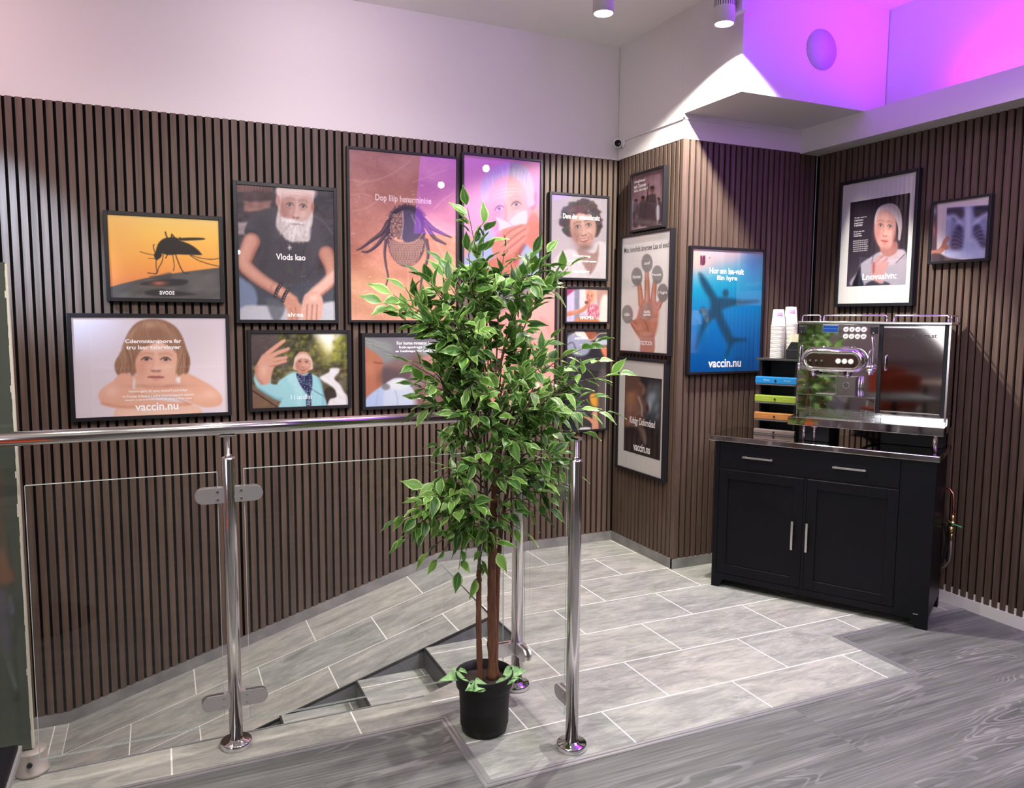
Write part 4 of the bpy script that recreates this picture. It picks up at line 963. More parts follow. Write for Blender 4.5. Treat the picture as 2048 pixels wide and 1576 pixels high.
WALLS = {  # plane axis, picture face, direction to the right as seen, normal toward the room
 'A': (Vector((1, 0, 0)), Vector((0, -1, 0)), lambda a, z: Vector((a, 4.180, z))),
 'B': (Vector((0, -1, 0)), Vector((-1, 0, 0)), lambda a, z: Vector((2.610, a, z))),
 'C': (Vector((1, 0, 0)), Vector((0, -1, 0)), lambda a, z: Vector((a, 3.530, z))),
 'D': (Vector((0, -1, 0)), Vector((-1, 0, 0)), lambda a, z: Vector((3.587, a, z))),
}
def framed(wall, a0, a1, z0, z1, art, label, texts=(), fw=.018, mount=None, group='framed pictures on the slatted walls', gain=1.0, name='framed_picture'):
    """a0: left edge of the visible picture along the wall, a1 right edge; mount=(a0,a1,z0,z1) of the mount-board opening in the frame"""
    ax, nr, at_ = WALLS[wall]; o0, o1, q0, q1 = (a0, a1, z0, z1) if mount is None else mount
    ctr = at_((o0 + o1) / 2, (q0 + q1) / 2); w = abs(o1 - o0) / 2; h = (q1 - q0) / 2
    t = empty(name, ctr - nr * .0265); tag(t, label, 'framed picture', group)
    Z = Vector((0, 0, 1)); off = nr * .0265
    def P(x, z, d): return ax * x + Z * z + nr * d
    def bar(mb, x0, x1, zz0, zz1, d0, d1):
        c = [P(x, z, d) for x in (x0, x1) for z in (zz0, zz1) for d in (d0, d1)]; vs_ = [mb.bm.verts.new(p) for p in c]
        fs = [mb.bm.faces.new([vs_[i] for i in q]) for q in ((0, 1, 3, 2), (4, 6, 7, 5), (0, 4, 5, 1), (2, 3, 7, 6), (0, 2, 6, 4), (1, 5, 7, 3))]
        bmesh.ops.bevel(mb.bm, geom=list({e for f in fs for e in f.edges}), offset=.0012, segments=1, affect='EDGES')
    mb = MB(); D0, D1 = .0008, .0315
    bar(mb, -w - fw, -w, -h - fw, h + fw, D0, D1); bar(mb, w, w + fw, -h - fw, h + fw, D0, D1); bar(mb, -w, w, h, h + fw, D0, D1); bar(mb, -w, w, -h - fw, -h, D0, D1)
    mb.build('frame', M_frame, t)
    b = MB(); b.poly([P(-w, -h, .002), P(w, -h, .002), P(w, h, .002), P(-w, h, .002)], nr * .021); b.build('backing_board', M_mount, t)
    # the print
    nx, ny = art.nx, art.ny; lx = abs(a1 - a0) / 2; lz = (z1 - z0) / 2; cx = ((at_((a0 + a1) / 2, 0) - at_((o0 + o1) / 2, 0)).dot(ax)); cz = (z0 + z1) / 2 - (q0 + q1) / 2
    X = (art.U * 2 - 1) * lx + cx; Zz = (1 - art.V * 2) * lz + cz
    base = np.array(nr * .0242)[None, :] ; co = X.reshape(-1, 1) * np.array(ax)[None, :] + Zz.reshape(-1, 1) * np.array([[0, 0, 1.0]]) + base
    me = bpy.data.meshes.new('print'); nv = co.shape[0]; nf = nx * ny
    me.vertices.add(nv); me.vertices.foreach_set('co', co.ravel())
    i = np.arange(nv).reshape(ny + 1, nx + 1); q = np.stack([i[1:, :-1], i[1:, 1:], i[:-1, 1:], i[:-1, :-1]], -1).reshape(-1, 4)
    me.loops.add(nf * 4); me.loops.foreach_set('vertex_index', q.ravel()); me.polygons.add(nf); me.polygons.foreach_set('loop_start', np.arange(0, nf * 4, 4)); me.polygons.foreach_set('loop_total', np.full(nf, 4)); me.update(calc_edges=True)
    ink = me.attributes.new('ink', 'FLOAT_COLOR', 'POINT'); col = np.ones((nv, 4)); col[:, :3] = np.clip(s2l_arr(art.c.reshape(-1, 3)) * PRINTK * gain, 0, .92); ink.data.foreach_set('color', col.ravel())
    me.materials.append(M_print); pr_ = bpy.data.objects.new('print', me); COL.objects.link(pr_); pr_.parent = t
    # lettering: (text, x0, y0, x1, y1, material, bold) in drawing coordinates
    for tx in texts:
        s_, x0, y0, x1, y1 = tx[:5]; m = tx[5] if len(tx) > 5 else M_text; bd = tx[6] if len(tx) > 6 else .012
        ua, va = art.uv(x0, (y0 + y1) / 2); ub, vb = art.uv(x1, (y0 + y1) / 2); _, v0 = art.uv((x0 + x1) / 2, y0); _, v1 = art.uv((x0 + x1) / 2, y1)
        um = (ua + ub) / 2; vm = (v0 + v1) / 2
        lettering(s_, P((um * 2 - 1) * lx + cx, (1 - vm * 2) * lz + cz, .0242), ax, Z, nr, (ub - ua) * 2 * lx, (v1 - v0) * 2 * lz, m, pr_, bd)
    b = MB(); b.poly([P(-w, -h, .0275), P(w, -h, .0275), P(w, h, .0275), P(-w, h, .0275)]); b.build('glazing', M_pane, t)
    return t
RES = .95
def face(A, cx, cy, w, h, skin, sh, hl, eye, lip, brow, rot=0., smile=0, beard=None, look=0):
    """a frontal face: cx, cy centre; w, h half sizes; colours given"""
    c_, s_ = math.cos(math.radians(rot)), math.sin(math.radians(rot))
    def T(x, y): return (cx + (x * c_ - y * s_) * w, cy + (x * s_ + y * c_) * h)
    def B(pts, *a, **k): A.blob([T(*p) for p in pts], *a, **k)
    u = w * .05
    B([(-.82, -.55), (-.5, -.93), (0, -1.02), (.5, -.93), (.82, -.55), (.90, -.1), (.84, .35), (.55, .78), (.22, .98), (0, 1.0), (-.22, .98), (-.55, .78), (-.84, .35), (-.90, -.1)], skin, u * 1.5)
    gx, gy = T(-.62, .25); A.glow(gx, gy, w * .38, h * .55, sh, .55, rot)
    gx, gy = T(.05, -.55); A.glow(gx, gy, w * .5, h * .30, hl, .55, rot)
    gx, gy = T(.42, .2); A.glow(gx, gy, w * .26, h * .22, hl, .45, rot)
    gx, gy = T(0, .95); A.glow(gx, gy, w * .55, h * .16, sh, .55, rot)
    for s in (-1, 1):
        gx, gy = T(s * .38, -.12); A.glow(gx, gy, w * .24, h * .13, sh, .75, rot)
        B([(s * .22, -.10), (s * .31, -.15), (s * .44, -.15), (s * .54, -.09), (s * .44, -.062), (s * .31, -.06)], (222, 212, 208), u * .7, .7)
        ex, ey = T(s * .385 + look, -.11); A.ell(ex, ey, w * .082, h * .052, eye, u * .7); A.ell(ex, ey, w * .04, h * .03, (15, 12, 12), u * .5); A.ell(ex - w * .02, ey - h * .02, w * .014, h * .012, (240, 240, 240), u * .4)
        A.line([T(s * .18, -.11), T(s * .30, -.18), T(s * .45, -.18), T(s * .58, -.09)], w * .035, (40, 25, 22), u * .6, .85, sm=True)
        A.line([T(s * .14, -.31), T(s * .32, -.35), T(s * .50, -.34), T(s * .62, -.28)], w * .075, brow, u * 1.6, .6, w * .035, sm=True)
        A.line([T(s * .22, .02), T(s * .38, .04), T(s * .52, .0)], w * .03, sh, u, .4, sm=True)
    B([(-.05, -.2), (.06, -.2), (.10, .1), (.19, .30), (.10, .38), (0, .40), (-.10, .38), (-.19, .30), (-.09, .1)], hl, u * 3, .35)
    A.line([T(-.11, -.15), T(-.12, .12), T(-.20, .28)], w * .05, sh, u * 1.6, .55, sm=True)
    for s in (-1, 1): gx, gy = T(s * .10, .355); A.ell(gx, gy, w * .05, h * .025, (70, 35, 30), u, .8)
    A.line([T(-.20, .33), T(-.1, .40), T(.1, .40), T(.20, .33)], w * .03, sh, u, .7, sm=True)
    if smile == 2:
        B([(-.34, .52), (-.2, .535), (0, .54), (.2, .535), (.34, .50), (.25, .62), (.1, .68), (-.10, .68), (-.25, .63)], (110, 50, 46), u, .9)
        B([(-.28, .535), (0, .56), (.28, .52), (.2, .59), (0, .62), (-.2, .60)], (226, 214, 206), u, .9)
        A.line([T(-.38, .50), T(-.2, .515), T(0, .53), T(.2, .515), T(.38, .48)], w * .045, lip, u, .9, sm=True); A.line([T(-.24, .645), T(0, .71), T(.24, .64)], w * .06, lip, u, .9, sm=True)
        for s in (-1, 1): A.line([T(s * .30, .28), T(s * .50, .42), T(s * .52, .62)], w * .035, sh, u * 1.3, .75, sm=True)
    else:
        k = .03 * smile
        B([(-.30, .58 - k), (-.12, .535), (0, .55), (.12, .535), (.30, .58 - k), (.14, .655), (0, .67), (-.14, .655)], lip, u, .9)
        A.line([T(-.31, .58 - k), T(-.1, .592), T(.1, .592), T(.31, .58 - k)], w * .025, (90, 40, 38), u * .7, .8, sm=True)
        gx, gy = T(0, .73); A.glow(gx, gy, w * .18, h * .04, sh, .5, rot)
    return T
def arm(A, pts, w0, w1, skin, sh, hl, soft=4):
    A.line(pts, w0, sh, soft, 1, w1, True)
    A.line([(x - w0 * .04, y - w0 * .06) for x, y in pts], w0 * .86, skin, w0 * .14, 1, w1 * .86, True)
    A.line([(x - w0 * .10, y - w0 * .16) for x, y in pts], w0 * .36, hl, w0 * .25, .5, w1 * .36, True)
C1 = (0, 380, 3.152); C2 = (450, 280, 3.94); C3 = (450, 630, 4.096); C4 = (900, 280, 3.753); C5 = (1080, 560, 3.753); C6 = (1220, 320, 3.426); C7 = (1640, 320, 4.635); C11 = (1110, 560, 4.635); C3B = (750, 400, 3.153)
# ---- mosquito at sunset
A = Art(((215.7, 427.6), (437.8, 441.9), (440, 599), (220.5, 594)), C1, RES)
A.grad((900, 150), (860, 640), [(0, (238, 205, 120)), (.25, (244, 196, 92)), (.55, (243, 172, 78)), (.8, (236, 150, 84)), (1, (214, 128, 84))])
A.glow(760, 300, 160, 260, (240, 180, 105), .5)
A.blob([(680, 612), (760, 590), (900, 558), (1060, 530), (1240, 508), (1420, 488), (1430, 720), (660, 720)], (92, 90, 88), 4, 1, False)
A.tex(A.vn(90, 30, 3, -12), 26, A.shape([(680, 612), (900, 560), (1420, 488), (1430, 720), (660, 720)], 4, False))
A.blob([(880, 592), (960, 570), (1060, 560), (1180, 570), (1150, 600), (1000, 606)], (40, 38, 40), 6, .8); A.blob([(915, 640), (1000, 625), (1120, 640), (1230, 660), (1060, 670), (930, 660)], (38, 37, 40), 7, .75)
A.glow(1000, 588, 60, 18, (200, 120, 90), .8); A.blob([(940, 545), (1000, 535), (1075, 520), (1070, 560), (980, 560)], (66, 60, 62), 6, .6)
K = (44, 38, 34)
A.blob([(985, 395), (992, 355), (1010, 325), (1040, 305), (1075, 300), (1100, 298), (1130, 312), (1120, 350), (1140, 372), (1150, 400), (1110, 408), (1060, 410), (1020, 400)], K, 4)
A.blob([(1095, 312), (1150, 325), (1200, 345), (1240, 372), (1272, 406), (1262, 412), (1200, 410), (1130, 405), (1085, 380)], K, 4)
A.blob([(972, 408), (990, 385), (1015, 392), (1020, 415), (1000, 436), (982, 440)], K, 4)
A.blob([(1128, 306), (1210, 302), (1286, 306), (1286, 316), (1210, 320), (1140, 320)], (52, 44, 38), 3)
for p in ([(1060, 310), (1050, 285), (1045, 266)], [(1080, 306), (1086, 280), (1102, 300)], [(1135, 302), (1145, 312)]): A.line(p, 8, K, 3)
A.line([(975, 345), (968, 350), (975, 385), (990, 400)], 5, K, 3, sm=True)
for p, w in (([(885, 388), (925, 400), (980, 412)], 3.5), ([(938, 430), (985, 433)], 3), ([(985, 430), (984, 480), (988, 520), (975, 530)], 5), ([(1030, 405), (1022, 450), (1000, 490), (985, 525), (930, 522)], 5), ([(1058, 405), (1045, 430)], 6), ([(1088, 400), (1094, 440), (1098, 480), (1092, 510)], 4.5), ([(1105, 400), (1122, 450), (1145, 505), (1165, 525), (1185, 528)], 6), ([(1200, 410), (1260, 430), (1330, 440), (1390, 432)], 4), ([(1200, 415), (1250, 445), (1320, 470), (1390, 486)], 4.5)): A.line(p, w, K, 2.5, .95, sm=True)
framed('A', -.201, .291, 1.516, 1.906, A, 'black framed print of a mosquito against an orange sunset, second from the bottom left', [('avoos', 1003, 636, 1097, 661)])
# ---- child resting on folded arms
A = Art(((142.8, 632.9), (452, 636.3), (455.3, 824.2), (150.7, 836.2)), C1, RES)
A.grad((450, 800), (1430, 1300), [(0, (212, 200, 208)), (.5, (222, 211, 218)), (1, (226, 212, 220))]); A.tex(A.vn(300, 300, 2), 10)
H1, H2, H3 = (150, 112, 88), (188, 150, 122), (112, 78, 60)
A.blob([(960, 812), (1040, 822), (1110, 862), (1150, 920), (1178, 1000), (1200, 1070), (1196, 1120), (1180, 1165), (1130, 1185), (1090, 1160), (830, 1150), (790, 1180), (740, 1165), (722, 1110), (735, 1065), (770, 1010), (795, 930), (830, 870), (880, 828)], H1, 6)
A.blob([(735, 1370), (800, 1352), (950, 1350), (1150, 1350), (1250, 1368), (1272, 1410), (1240, 1440), (760, 1440)], (232, 190, 168), 6); A.blob([(780, 1395), (900, 1385), (1100, 1390), (1240, 1400), (1230, 1440), (790, 1440)], (238, 200, 180), 14, .8)
SK, SS, SH = (226, 172, 146), (196, 130, 104), (242, 202, 182)
A.blob([(840, 1170), (1130, 1160), (1180, 1230), (1120, 1290), (860, 1290), (800, 1220)], (228, 178, 152), 8)
A.blob([(820, 1180), (850, 1190), (850, 1250), (825, 1240)], (236, 228, 232), 7); A.blob([(1108, 1190), (1140, 1175), (1140, 1220), (1120, 1215)], (236, 228, 232), 7)
A.blob([(716, 1200), (750, 1162), (800, 1155), (840, 1185), (835, 1240), (860, 1290), (980, 1320), (1100, 1335), (1180, 1340), (1210, 1352), (1100, 1362), (900, 1372), (760, 1374), (660, 1360), (620, 1310), (632, 1262), (680, 1225)], SK, 7)
A.blob([(1140, 1165), (1190, 1160), (1270, 1200), (1350, 1250), (1396, 1305), (1392, 1350), (1350, 1368), (1270, 1368), (1180, 1330), (1080, 1290), (950, 1275), (900, 1262), (930, 1238), (1040, 1235), (1130, 1220)], SK, 7)
A.line([(850, 1280), (960, 1300), (1080, 1305), (1180, 1345)], 9, SS, 9, .7, sm=True); A.line([(640, 1345), (760, 1368), (950, 1366), (1200, 1352)], 10, SS, 12, .6, sm=True)
A.glow(700, 1270, 55, 50, SH, .7); A.glow(1320, 1290, 60, 40, SH, .7); A.line([(900, 1255), (1000, 1250), (1130, 1265), (1250, 1310)], 34, SH, 30, .35, sm=True)
A.glow(1000, 1236, 180, 16, (150, 95, 80), .5)
T = face(A, 985, 1085, 158, 160, (230, 180, 156), (205, 142, 118), (244, 208, 190), (62, 50, 44), (196, 120, 112), (176, 128, 102), rot=1, smile=-.5)
A.blob([(850, 900), (960, 860), (1090, 890), (1140, 960), (1150, 1120), (1135, 1170), (1112, 1140), (1122, 1060), (1108, 1020), (1060, 985), (1010, 945), (970, 965), (905, 1000), (866, 1050), (850, 1100), (855, 1150), (830, 1170), (812, 1100), (815, 1000)], H1, 9)
A.strands([(960, 820), (1010, 835), (1100, 880)], [(1000, 945), (1085, 985), (1140, 1090)], 60, 4, [H2, H1, (170, 130, 104), (160, 120, 96)], 3, 10, .4, 26)
A.strands([(950, 820), (880, 850), (820, 900)], [(975, 950), (880, 1000), (780, 1110)], 60, 4, [H2, H1, (178, 140, 112), (162, 122, 98)], 4, 10, .4, -26)
A.strands([(810, 960), (750, 1050)], [(850, 1160), (740, 1150)], 26, 5, [H2, H3], 6, 14, .4, 10); A.strands([(1150, 1000), (1190, 1060)], [(1110, 1170), (1190, 1150)], 26, 4, [H2, H3], 7, 14, .6)
A.glow(950, 850, 60, 30, (205, 172, 145), .6)
framed('A', -.371, .311, .943, 1.422, A, 'black framed print of a blond child resting chin on folded arms, lowest at the left', [('Cdermntarqoore far', 790, 940, 1146, 972, M_text, .03), ('tru lssr talsrvlayer', 797, 978, 1143, 1012, M_text, .03), ('Hvurs-qert rd rpsu nooorl uceredqe', 812, 1258, 1180, 1278), ('re Eranes, o bnwrs l orsre mounonoonort aneson', 772, 1288, 1220, 1306), ('hanons o anooonoide Dont un, orng e noor aneo', 786, 1312, 1208, 1328), ('vaccin.nu', 850, 1340, 1122, 1390, M_text, .02)])
# ---- bearded man in a grey t-shirt
A = Art(((472.8, 367.6), (665.7, 383.6), (671.3, 640.9), (480, 637.9)), C2, RES)
A.fill((62, 54, 60)); 
for r in ((90, 340, 370, 400, (120, 82, 80)), (140, 410, 370, 470, (74, 52, 56)), (150, 480, 360, 560, (140, 104, 98)), (90, 590, 250, 720, (60, 52, 60)), (100, 640, 200, 760, (150, 138, 140)), (700, 450, 770, 480, (110, 104, 108)), (700, 400, 860, 560, (58, 54, 64)), (800, 600, 870, 900, (70, 66, 76)), (95, 740, 190, 1100, (60, 56, 64))):
    A.blob([(r[0], r[1]), (r[2], r[1]), (r[2], r[3]), (r[0], r[3])], r[4], 12, 1, False)
for k in range(9): A.blob([(150 + k * 24, 360), (162 + k * 24, 360), (162 + k * 24, 398), (150 + k * 24, 398)], (60 + 10 * (k % 3), 44, 50), 5, .6, False)
A.tex(A.vn(40, 20, 5), 26)
A.blob([(100, 1120), (180, 1090), (420, 1100), (640, 1110), (870, 1060), (880, 1430), (100, 1430)], (70, 72, 84), 10); A.blob([(100, 1100), (170, 1110), (240, 1180), (250, 1300), (160, 1420), (100, 1430)], (118, 132, 158), 14)
A.blob([(300, 1300), (500, 1310), (700, 1300), (880, 1280), (880, 1430), (110, 1430), (140, 1310)], (186, 186, 196), 12); A.blob([(330, 1240), (470, 1300), (430, 1420), (370, 1400)], (90, 92, 104), 12, .8)
TS = (70, 66, 74)
A.blob([(160, 740), (170, 660), (240, 570), (370, 530), (520, 540), (700, 560), (800, 640), (850, 740), (858, 880), (790, 930), (740, 940), (720, 1040), (740, 1100), (600, 1130), (240, 1110), (230, 980), (280, 860), (250, 800)], TS, 8)
A.blob([(170, 700), (260, 720), (285, 860), (200, 780), (160, 742)], (60, 57, 66), 10); A.blob([(240, 640), (330, 600), (360, 800), (330, 1000), (270, 1000), (300, 850)], (58, 55, 63), 30, .7); A.blob([(620, 700), (700, 640), (780, 760), (760, 900), (690, 1000), (640, 860)], (84, 80, 88), 40, .6)
for p in ([(480, 800), (520, 900), (530, 1000)], [(430, 780), (450, 880), (440, 960)], [(650, 780), (620, 880), (600, 980)], [(730, 920), (700, 1010), (640, 1080)], [(830, 760), (800, 800)]): A.line(p, 8, (50, 47, 56), 10, .6, sm=True)
A.line([(690, 590), (780, 650), (846, 740)], 8, (112, 108, 118), 10, .7, sm=True)
A.line([(470, 765), (500, 835), (520, 770)], 2.5, (150, 140, 140), 2, .7)
for a_ in (0, 45, 90, 135): A.line([(509 - 15 * math.cos(math.radians(a_)), 846 - 18 * math.sin(math.radians(a_))), (509 + 15 * math.cos(math.radians(a_)), 846 + 18 * math.sin(math.radians(a_)))], 5 if a_ in (0, 90) else 2.5, (225, 215, 215), 2)
SK, SS, SH = (196, 142, 122), (138, 88, 76), (228, 184, 166)
arm(A, [(210, 800), (170, 900), (160, 985), (270, 1090), (400, 1175)], 135, 86, SK, SS, SH, 8)
arm(A, [(400, 1170), (470, 1215), (540, 1270)], 84, 84, SK, SS, SH, 8)
A.blob([(470, 1230), (560, 1260), (606, 1310), (600, 1370), (580, 1415), (500, 1415), (490, 1340), (460, 1280)], SK, 8); A.line([(520, 1330), (530, 1412)], 6, SS, 6, .8); A.line([(556, 1320), (566, 1412)], 6, SS, 6, .8)
arm(A, [(800, 900), (840, 1000), (850, 1080)], 120, 90, (188, 132, 112), SS, (214, 168, 150), 8)
arm(A, [(870, 1070), (790, 1150), (710, 1215), (690, 1250)], 104, 90, (214, 166, 150), SS, (238, 204, 190), 8)
A.blob([(640, 1210), (720, 1190), (770, 1250), (772, 1330), (750, 1420), (620, 1420), (605, 1330), (615, 1260)], (212, 164, 148), 8)
for x in (650, 690, 728): A.line([(x, 1300), (x - 6, 1420)], 7, SS, 7, .8)
A.glow(700, 1245, 40, 30, (238, 204, 190), .7)
for (x, y) in ((418, 1180), (478, 1220)):
    A.line([(x + 22, y - 46), (x - 6, y), (x - 22, y + 46)], 30, (58, 44, 48), 4, 1, sm=True)
    for k in range(5): A.ell(x + 18 - k * 9, y - 40 + k * 20, 5, 6, (170, 150, 150), 3, .8)
A.blob([(412, 370), (560, 372), (692, 392), (696, 480), (690, 600), (660, 700), (450, 700), (420, 600), (416, 470)], (205, 178, 170), 6)
T = face(A, 560, 538, 138, 205, (200, 160, 148), (146, 98, 90), (236, 212, 204), (60, 66, 74), (150, 88, 84), (120, 104, 100), rot=5)
A.blob([(425, 370), (690, 390), (700, 450), (640, 430), (560, 424), (470, 440), (430, 470)], (228, 208, 202), 22, .9); A.ell(415, 475, 17, 40, (190, 142, 130), 5); A.ell(688, 530, 12, 34, (170, 112, 100), 5)
for k in range(4): A.line([(500 - 3 * k, 448 + k * 16), (560, 440 + k * 17), (640, 456 + k * 16)], 3, (150, 108, 100), 4, .55, sm=True)
A.glow(450, 520, 22, 110, (150, 110, 104), .5)
WB = (214, 206, 204)
A.blob([(418, 560), (440, 600), (500, 615), (570, 628), (640, 630), (680, 580), (690, 620), (672, 700), (664, 790), (620, 800), (560, 800), (500, 790), (440, 730), (405, 680), (404, 620)], WB, 9)
A.blob([(440, 632), (500, 622), (570, 640), (640, 650), (600, 668), (520, 655)], (232, 226, 224), 6); A.line([(520, 660), (570, 662), (610, 668)], 9, (140, 90, 86), 5, .8, sm=True)
A.strands([(420, 640), (520, 670), (600, 672), (670, 650)], [(440, 740), (510, 795), (600, 800), (655, 770)], 90, 5, [(232, 226, 224), (190, 180, 178), (204, 196, 194)], 8, 16, .4, 8); A.glow(440, 690, 40, 70, (160, 148, 146), .6); A.glow(540, 700, 60, 50, (232, 226, 222), .5); A.tex(A.vn(14, 22, 19, 20), 40, A.shape([(418, 560), (500, 615), (640, 630), (690, 620), (664, 790), (560, 800), (440, 730)], 12))
A.tex(A.vn(8, 8, 9), 10)
framed('A', .381, .864, 1.414, 2.089, A, 'black framed print of a seated man with a white beard and grey t-shirt', [('Vlods kao', 402, 896, 634, 944, M_text, .02), ('alv:ea', 494, 1358, 620, 1392)], gain=0.95)
# ---- tick on skin
A = Art(((695.7, 296.5), (910.7, 318.6), (914, 640.6), (704.6, 640.4)), C2, RES)
A.grad((1400, 80), (1450, 1420), [(0, (168, 118, 116)), (.35, (186, 124, 112)), (.62, (192, 128, 108)), (.78, (205, 152, 120)), (1, (206, 150, 124))])
A.tex(A.vn(220, 120, 1, 30), 34); A.tex(A.vn(60, 30, 2, 20), 12); A.tex(A.vn(9, 9, 4), 12)
for p in ([(985, 310), (1100, 330), (1230, 300), (1340, 250), (1460, 160)], [(1000, 560), (1100, 540), (1200, 480)], [(1480, 330), (1600, 290), (1720, 240)], [(990, 430), (1080, 425), (1150, 440)], [(1040, 360), (1120, 310)], [(1600, 700), (1700, 860), (1760, 1000)], [(1000, 1180), (1100, 1200), (1180, 1190)], [(1650, 540), (1720, 470), (1800, 420)]): A.line(p, 5, (222, 184, 172), 8, .55, sm=True)
rg = random.Random(5)
for k in range(60):
    x, y = rg.uniform(980, 1820), rg.uniform(90, 1400); A.ell(x, y, rg.uniform(3, 10), rg.uniform(2, 5), (232, 200, 184), 4, rg.uniform(.3, .9), rot=-10)
A.glow(1440, 1060, 180, 60, (165, 95, 90), .5); A.line([(1432, 1010), (1435, 1260)], 34, (184, 124, 104), 24, .6); A.line([(1450, 1020), (1450, 1220)], 8, (222, 176, 150), 10, .6)
T1, T2 = (52, 40, 62), (196, 140, 118)
def leg(pts, w, w1): A.line(pts, w, T1, 4, 1, w1, True); A.line([(x - 3, y - 5) for x, y in pts], w * .25, T2, 6, .55, w1 * .2, True)
leg([(1290, 650), (1240, 730), (1160, 790), (1080, 850), (1040, 868)], 46, 8); leg([(1270, 740), (1200, 830), (1130, 880), (1085, 880)], 34, 12)
leg([(1560, 630), (1640, 700), (1720, 740), (1785, 770)], 46, 10); leg([(1580, 670), (1650, 770), (1700, 800), (1738, 820)], 34, 16)
leg([(1270, 790), (1262, 900), (1275, 1000), (1290, 1080), (1268, 1170)], 24, 8); leg([(1590, 790), (1605, 900), (1580, 1010), (1555, 1100), (1545, 1190)], 26, 12)
A.blob([(1285, 690), (1300, 590), (1360, 535), (1430, 518), (1500, 530), (1560, 590), (1570, 690), (1560, 760), (1290, 760)], T1, 7)
A.blob([(1282, 760), (1400, 805), (1560, 740), (1578, 830), (1560, 900), (1510, 965), (1440, 998), (1380, 985), (1325, 930), (1295, 860)], (70, 50, 68), 6)
for j in range(12):
    y = 790 + j * 17; hw = 142 * math.sqrt(max(0, 1 - ((y - 800) / 205.0) ** 2)) * .97
    for k in range(int(hw / 6.2)):
        x = 1435 - hw + k * 12.4 + (j % 2) * 6; A.line([(x, y - 7), (x + 3, y + 8)], 5.2, (214, 164, 136), 2.4, .95)
A.blob([(1300, 700), (1320, 610), (1380, 565), (1412, 560), (1405, 640), (1392, 740), (1400, 790), (1330, 760)], (150, 108, 100), 6, .8)
for k in range(130):
    x, y = rg.uniform(1302, 1402), rg.uniform(575, 790); A.ell(x, y, 4.2, 3.4, (52, 38, 56) if k % 2 else (222, 180, 158), 2, .8)
A.blob([(1408, 560), (1480, 565), (1540, 640), (1545, 720), (1500, 790), (1430, 805), (1398, 770), (1410, 660)], (74, 62, 92), 6); A.line([(1400, 568), (1405, 660), (1392, 770)], 7, (206, 186, 196), 6, .8, sm=True)
A.line([(1470, 590), (1500, 660)], 6, (190, 170, 200), 6, .7); A.line([(1490, 590), (1530, 640), (1540, 700)], 5, (160, 120, 140), 5, .6, sm=True)
A.line([(1295, 745), (1350, 795), (1430, 815), (1510, 795), (1560, 735)], 7, (190, 140, 122), 4, .85, sm=True)
A.line([(1284, 760), (1300, 860), (1345, 950), (1420, 996), (1480, 990), (1540, 940), (1572, 850), (1572, 760)], 6, (120, 84, 92), 4, .9, sm=True)
A.strands([(1290, 620), (1360, 540), (1430, 520), (1510, 535), (1565, 620)], [(1262, 600), (1340, 520), (1430, 500), (1530, 520), (1590, 600)], 90, 3, [T1], 3, 6, .8)
framed('A', .950, 1.553, 1.415, 2.316, A, 'large black framed print of a dark tick on pink skin', [('Dop Iiiip henarminine', 1182, 440, 1624, 506, mat('pink_print', (.74, .56, .58), .5), .02)], fw=.014, gain=0.86)
# ---- selfie by a river
A = Art(((502, 666.6), (694.9, 667.1), (695.8, 809.4), (504.9, 816.8)), C3, RES)
A.fill((70, 66, 56)); A.tex(A.vn(70, 90, 3), 60); A.tex(A.vn(18, 22, 6), 36)
A.blob([(205, 140), (470, 140), (420, 300), (300, 360), (205, 420)], (92, 78, 80), 40, .8)
for k in range(150):
    x, y = rg.uniform(440, 1010), rg.uniform(150, 430); g_ = rg.uniform(0, 1); A.glow(x, y, rg.uniform(10, 30), rg.uniform(10, 26), (60 + 110 * g_, 66 + 104 * g_, 28 + 50 * g_), .6)
A.glow(840, 250, 110, 150, (226, 214, 120), .8); A.blob([(740, 140), (940, 140), (900, 220), (862, 290), (815, 250)], (252, 250, 238), 40, 1)
for k in range(50): A.glow(rg.uniform(890, 1010), rg.uniform(170, 400), 18, 16, (168, 168, 60) if k % 2 else (96, 104, 40), .6)
A.blob([(205, 430), (1010, 420), (1010, 780), (205, 780)], (92, 84, 62), 20, .85, False); A.tex(A.vn(34, 20, 8), 54, A.shape([(205, 430), (1010, 420), (1010, 780), (205, 780)], 10, False))
for k in range(60): A.glow(rg.uniform(240, 1000), rg.uniform(390, 520), rg.uniform(14, 36), rg.uniform(8, 18), ((140, 136, 60), (70, 76, 34), (150, 130, 108))[k % 3], .6)
A.blob([(866, 440), (930, 440), (935, 470), (895, 520), (940, 570), (975, 630), (1010, 690), (1010, 780), (850, 780), (835, 690), (905, 670), (890, 600), (800, 540), (780, 510), (850, 470)], (226, 222, 228), 9); A.tex(A.vn(60, 16, 2, 40), 16, A.shape([(850, 450), (940, 460), (1010, 700), (840, 780), (780, 510)], 14))
A.blob([(800, 660), (840, 590), (890, 610), (910, 670), (860, 690), (830, 740)], (56, 46, 42), 8); A.blob([(205, 590), (330, 600), (470, 680), (470, 780), (205, 780)], (132, 98, 80), 20, .8); A.line([(225, 620), (450, 770)], 9, (50, 36, 32), 4)
JK, JS = (160, 212, 222), (112, 168, 186)
A.blob([(237, 520), (260, 470), (370, 480), (380, 560), (470, 570), (560, 600), (520, 700), (440, 700), (300, 620), (255, 580)], JK, 9); A.line([(270, 600), (400, 680), (470, 690)], 18, JS, 16, .7, sm=True)
A.blob([(430, 560), (520, 490), (590, 470), (700, 480), (770, 520), (800, 620), (806, 780), (455, 780), (480, 660)], JK, 8); A.blob([(500, 500), (580, 470), (620, 560), (640, 640), (600, 780), (560, 600)], (182, 226, 232), 18, .7)
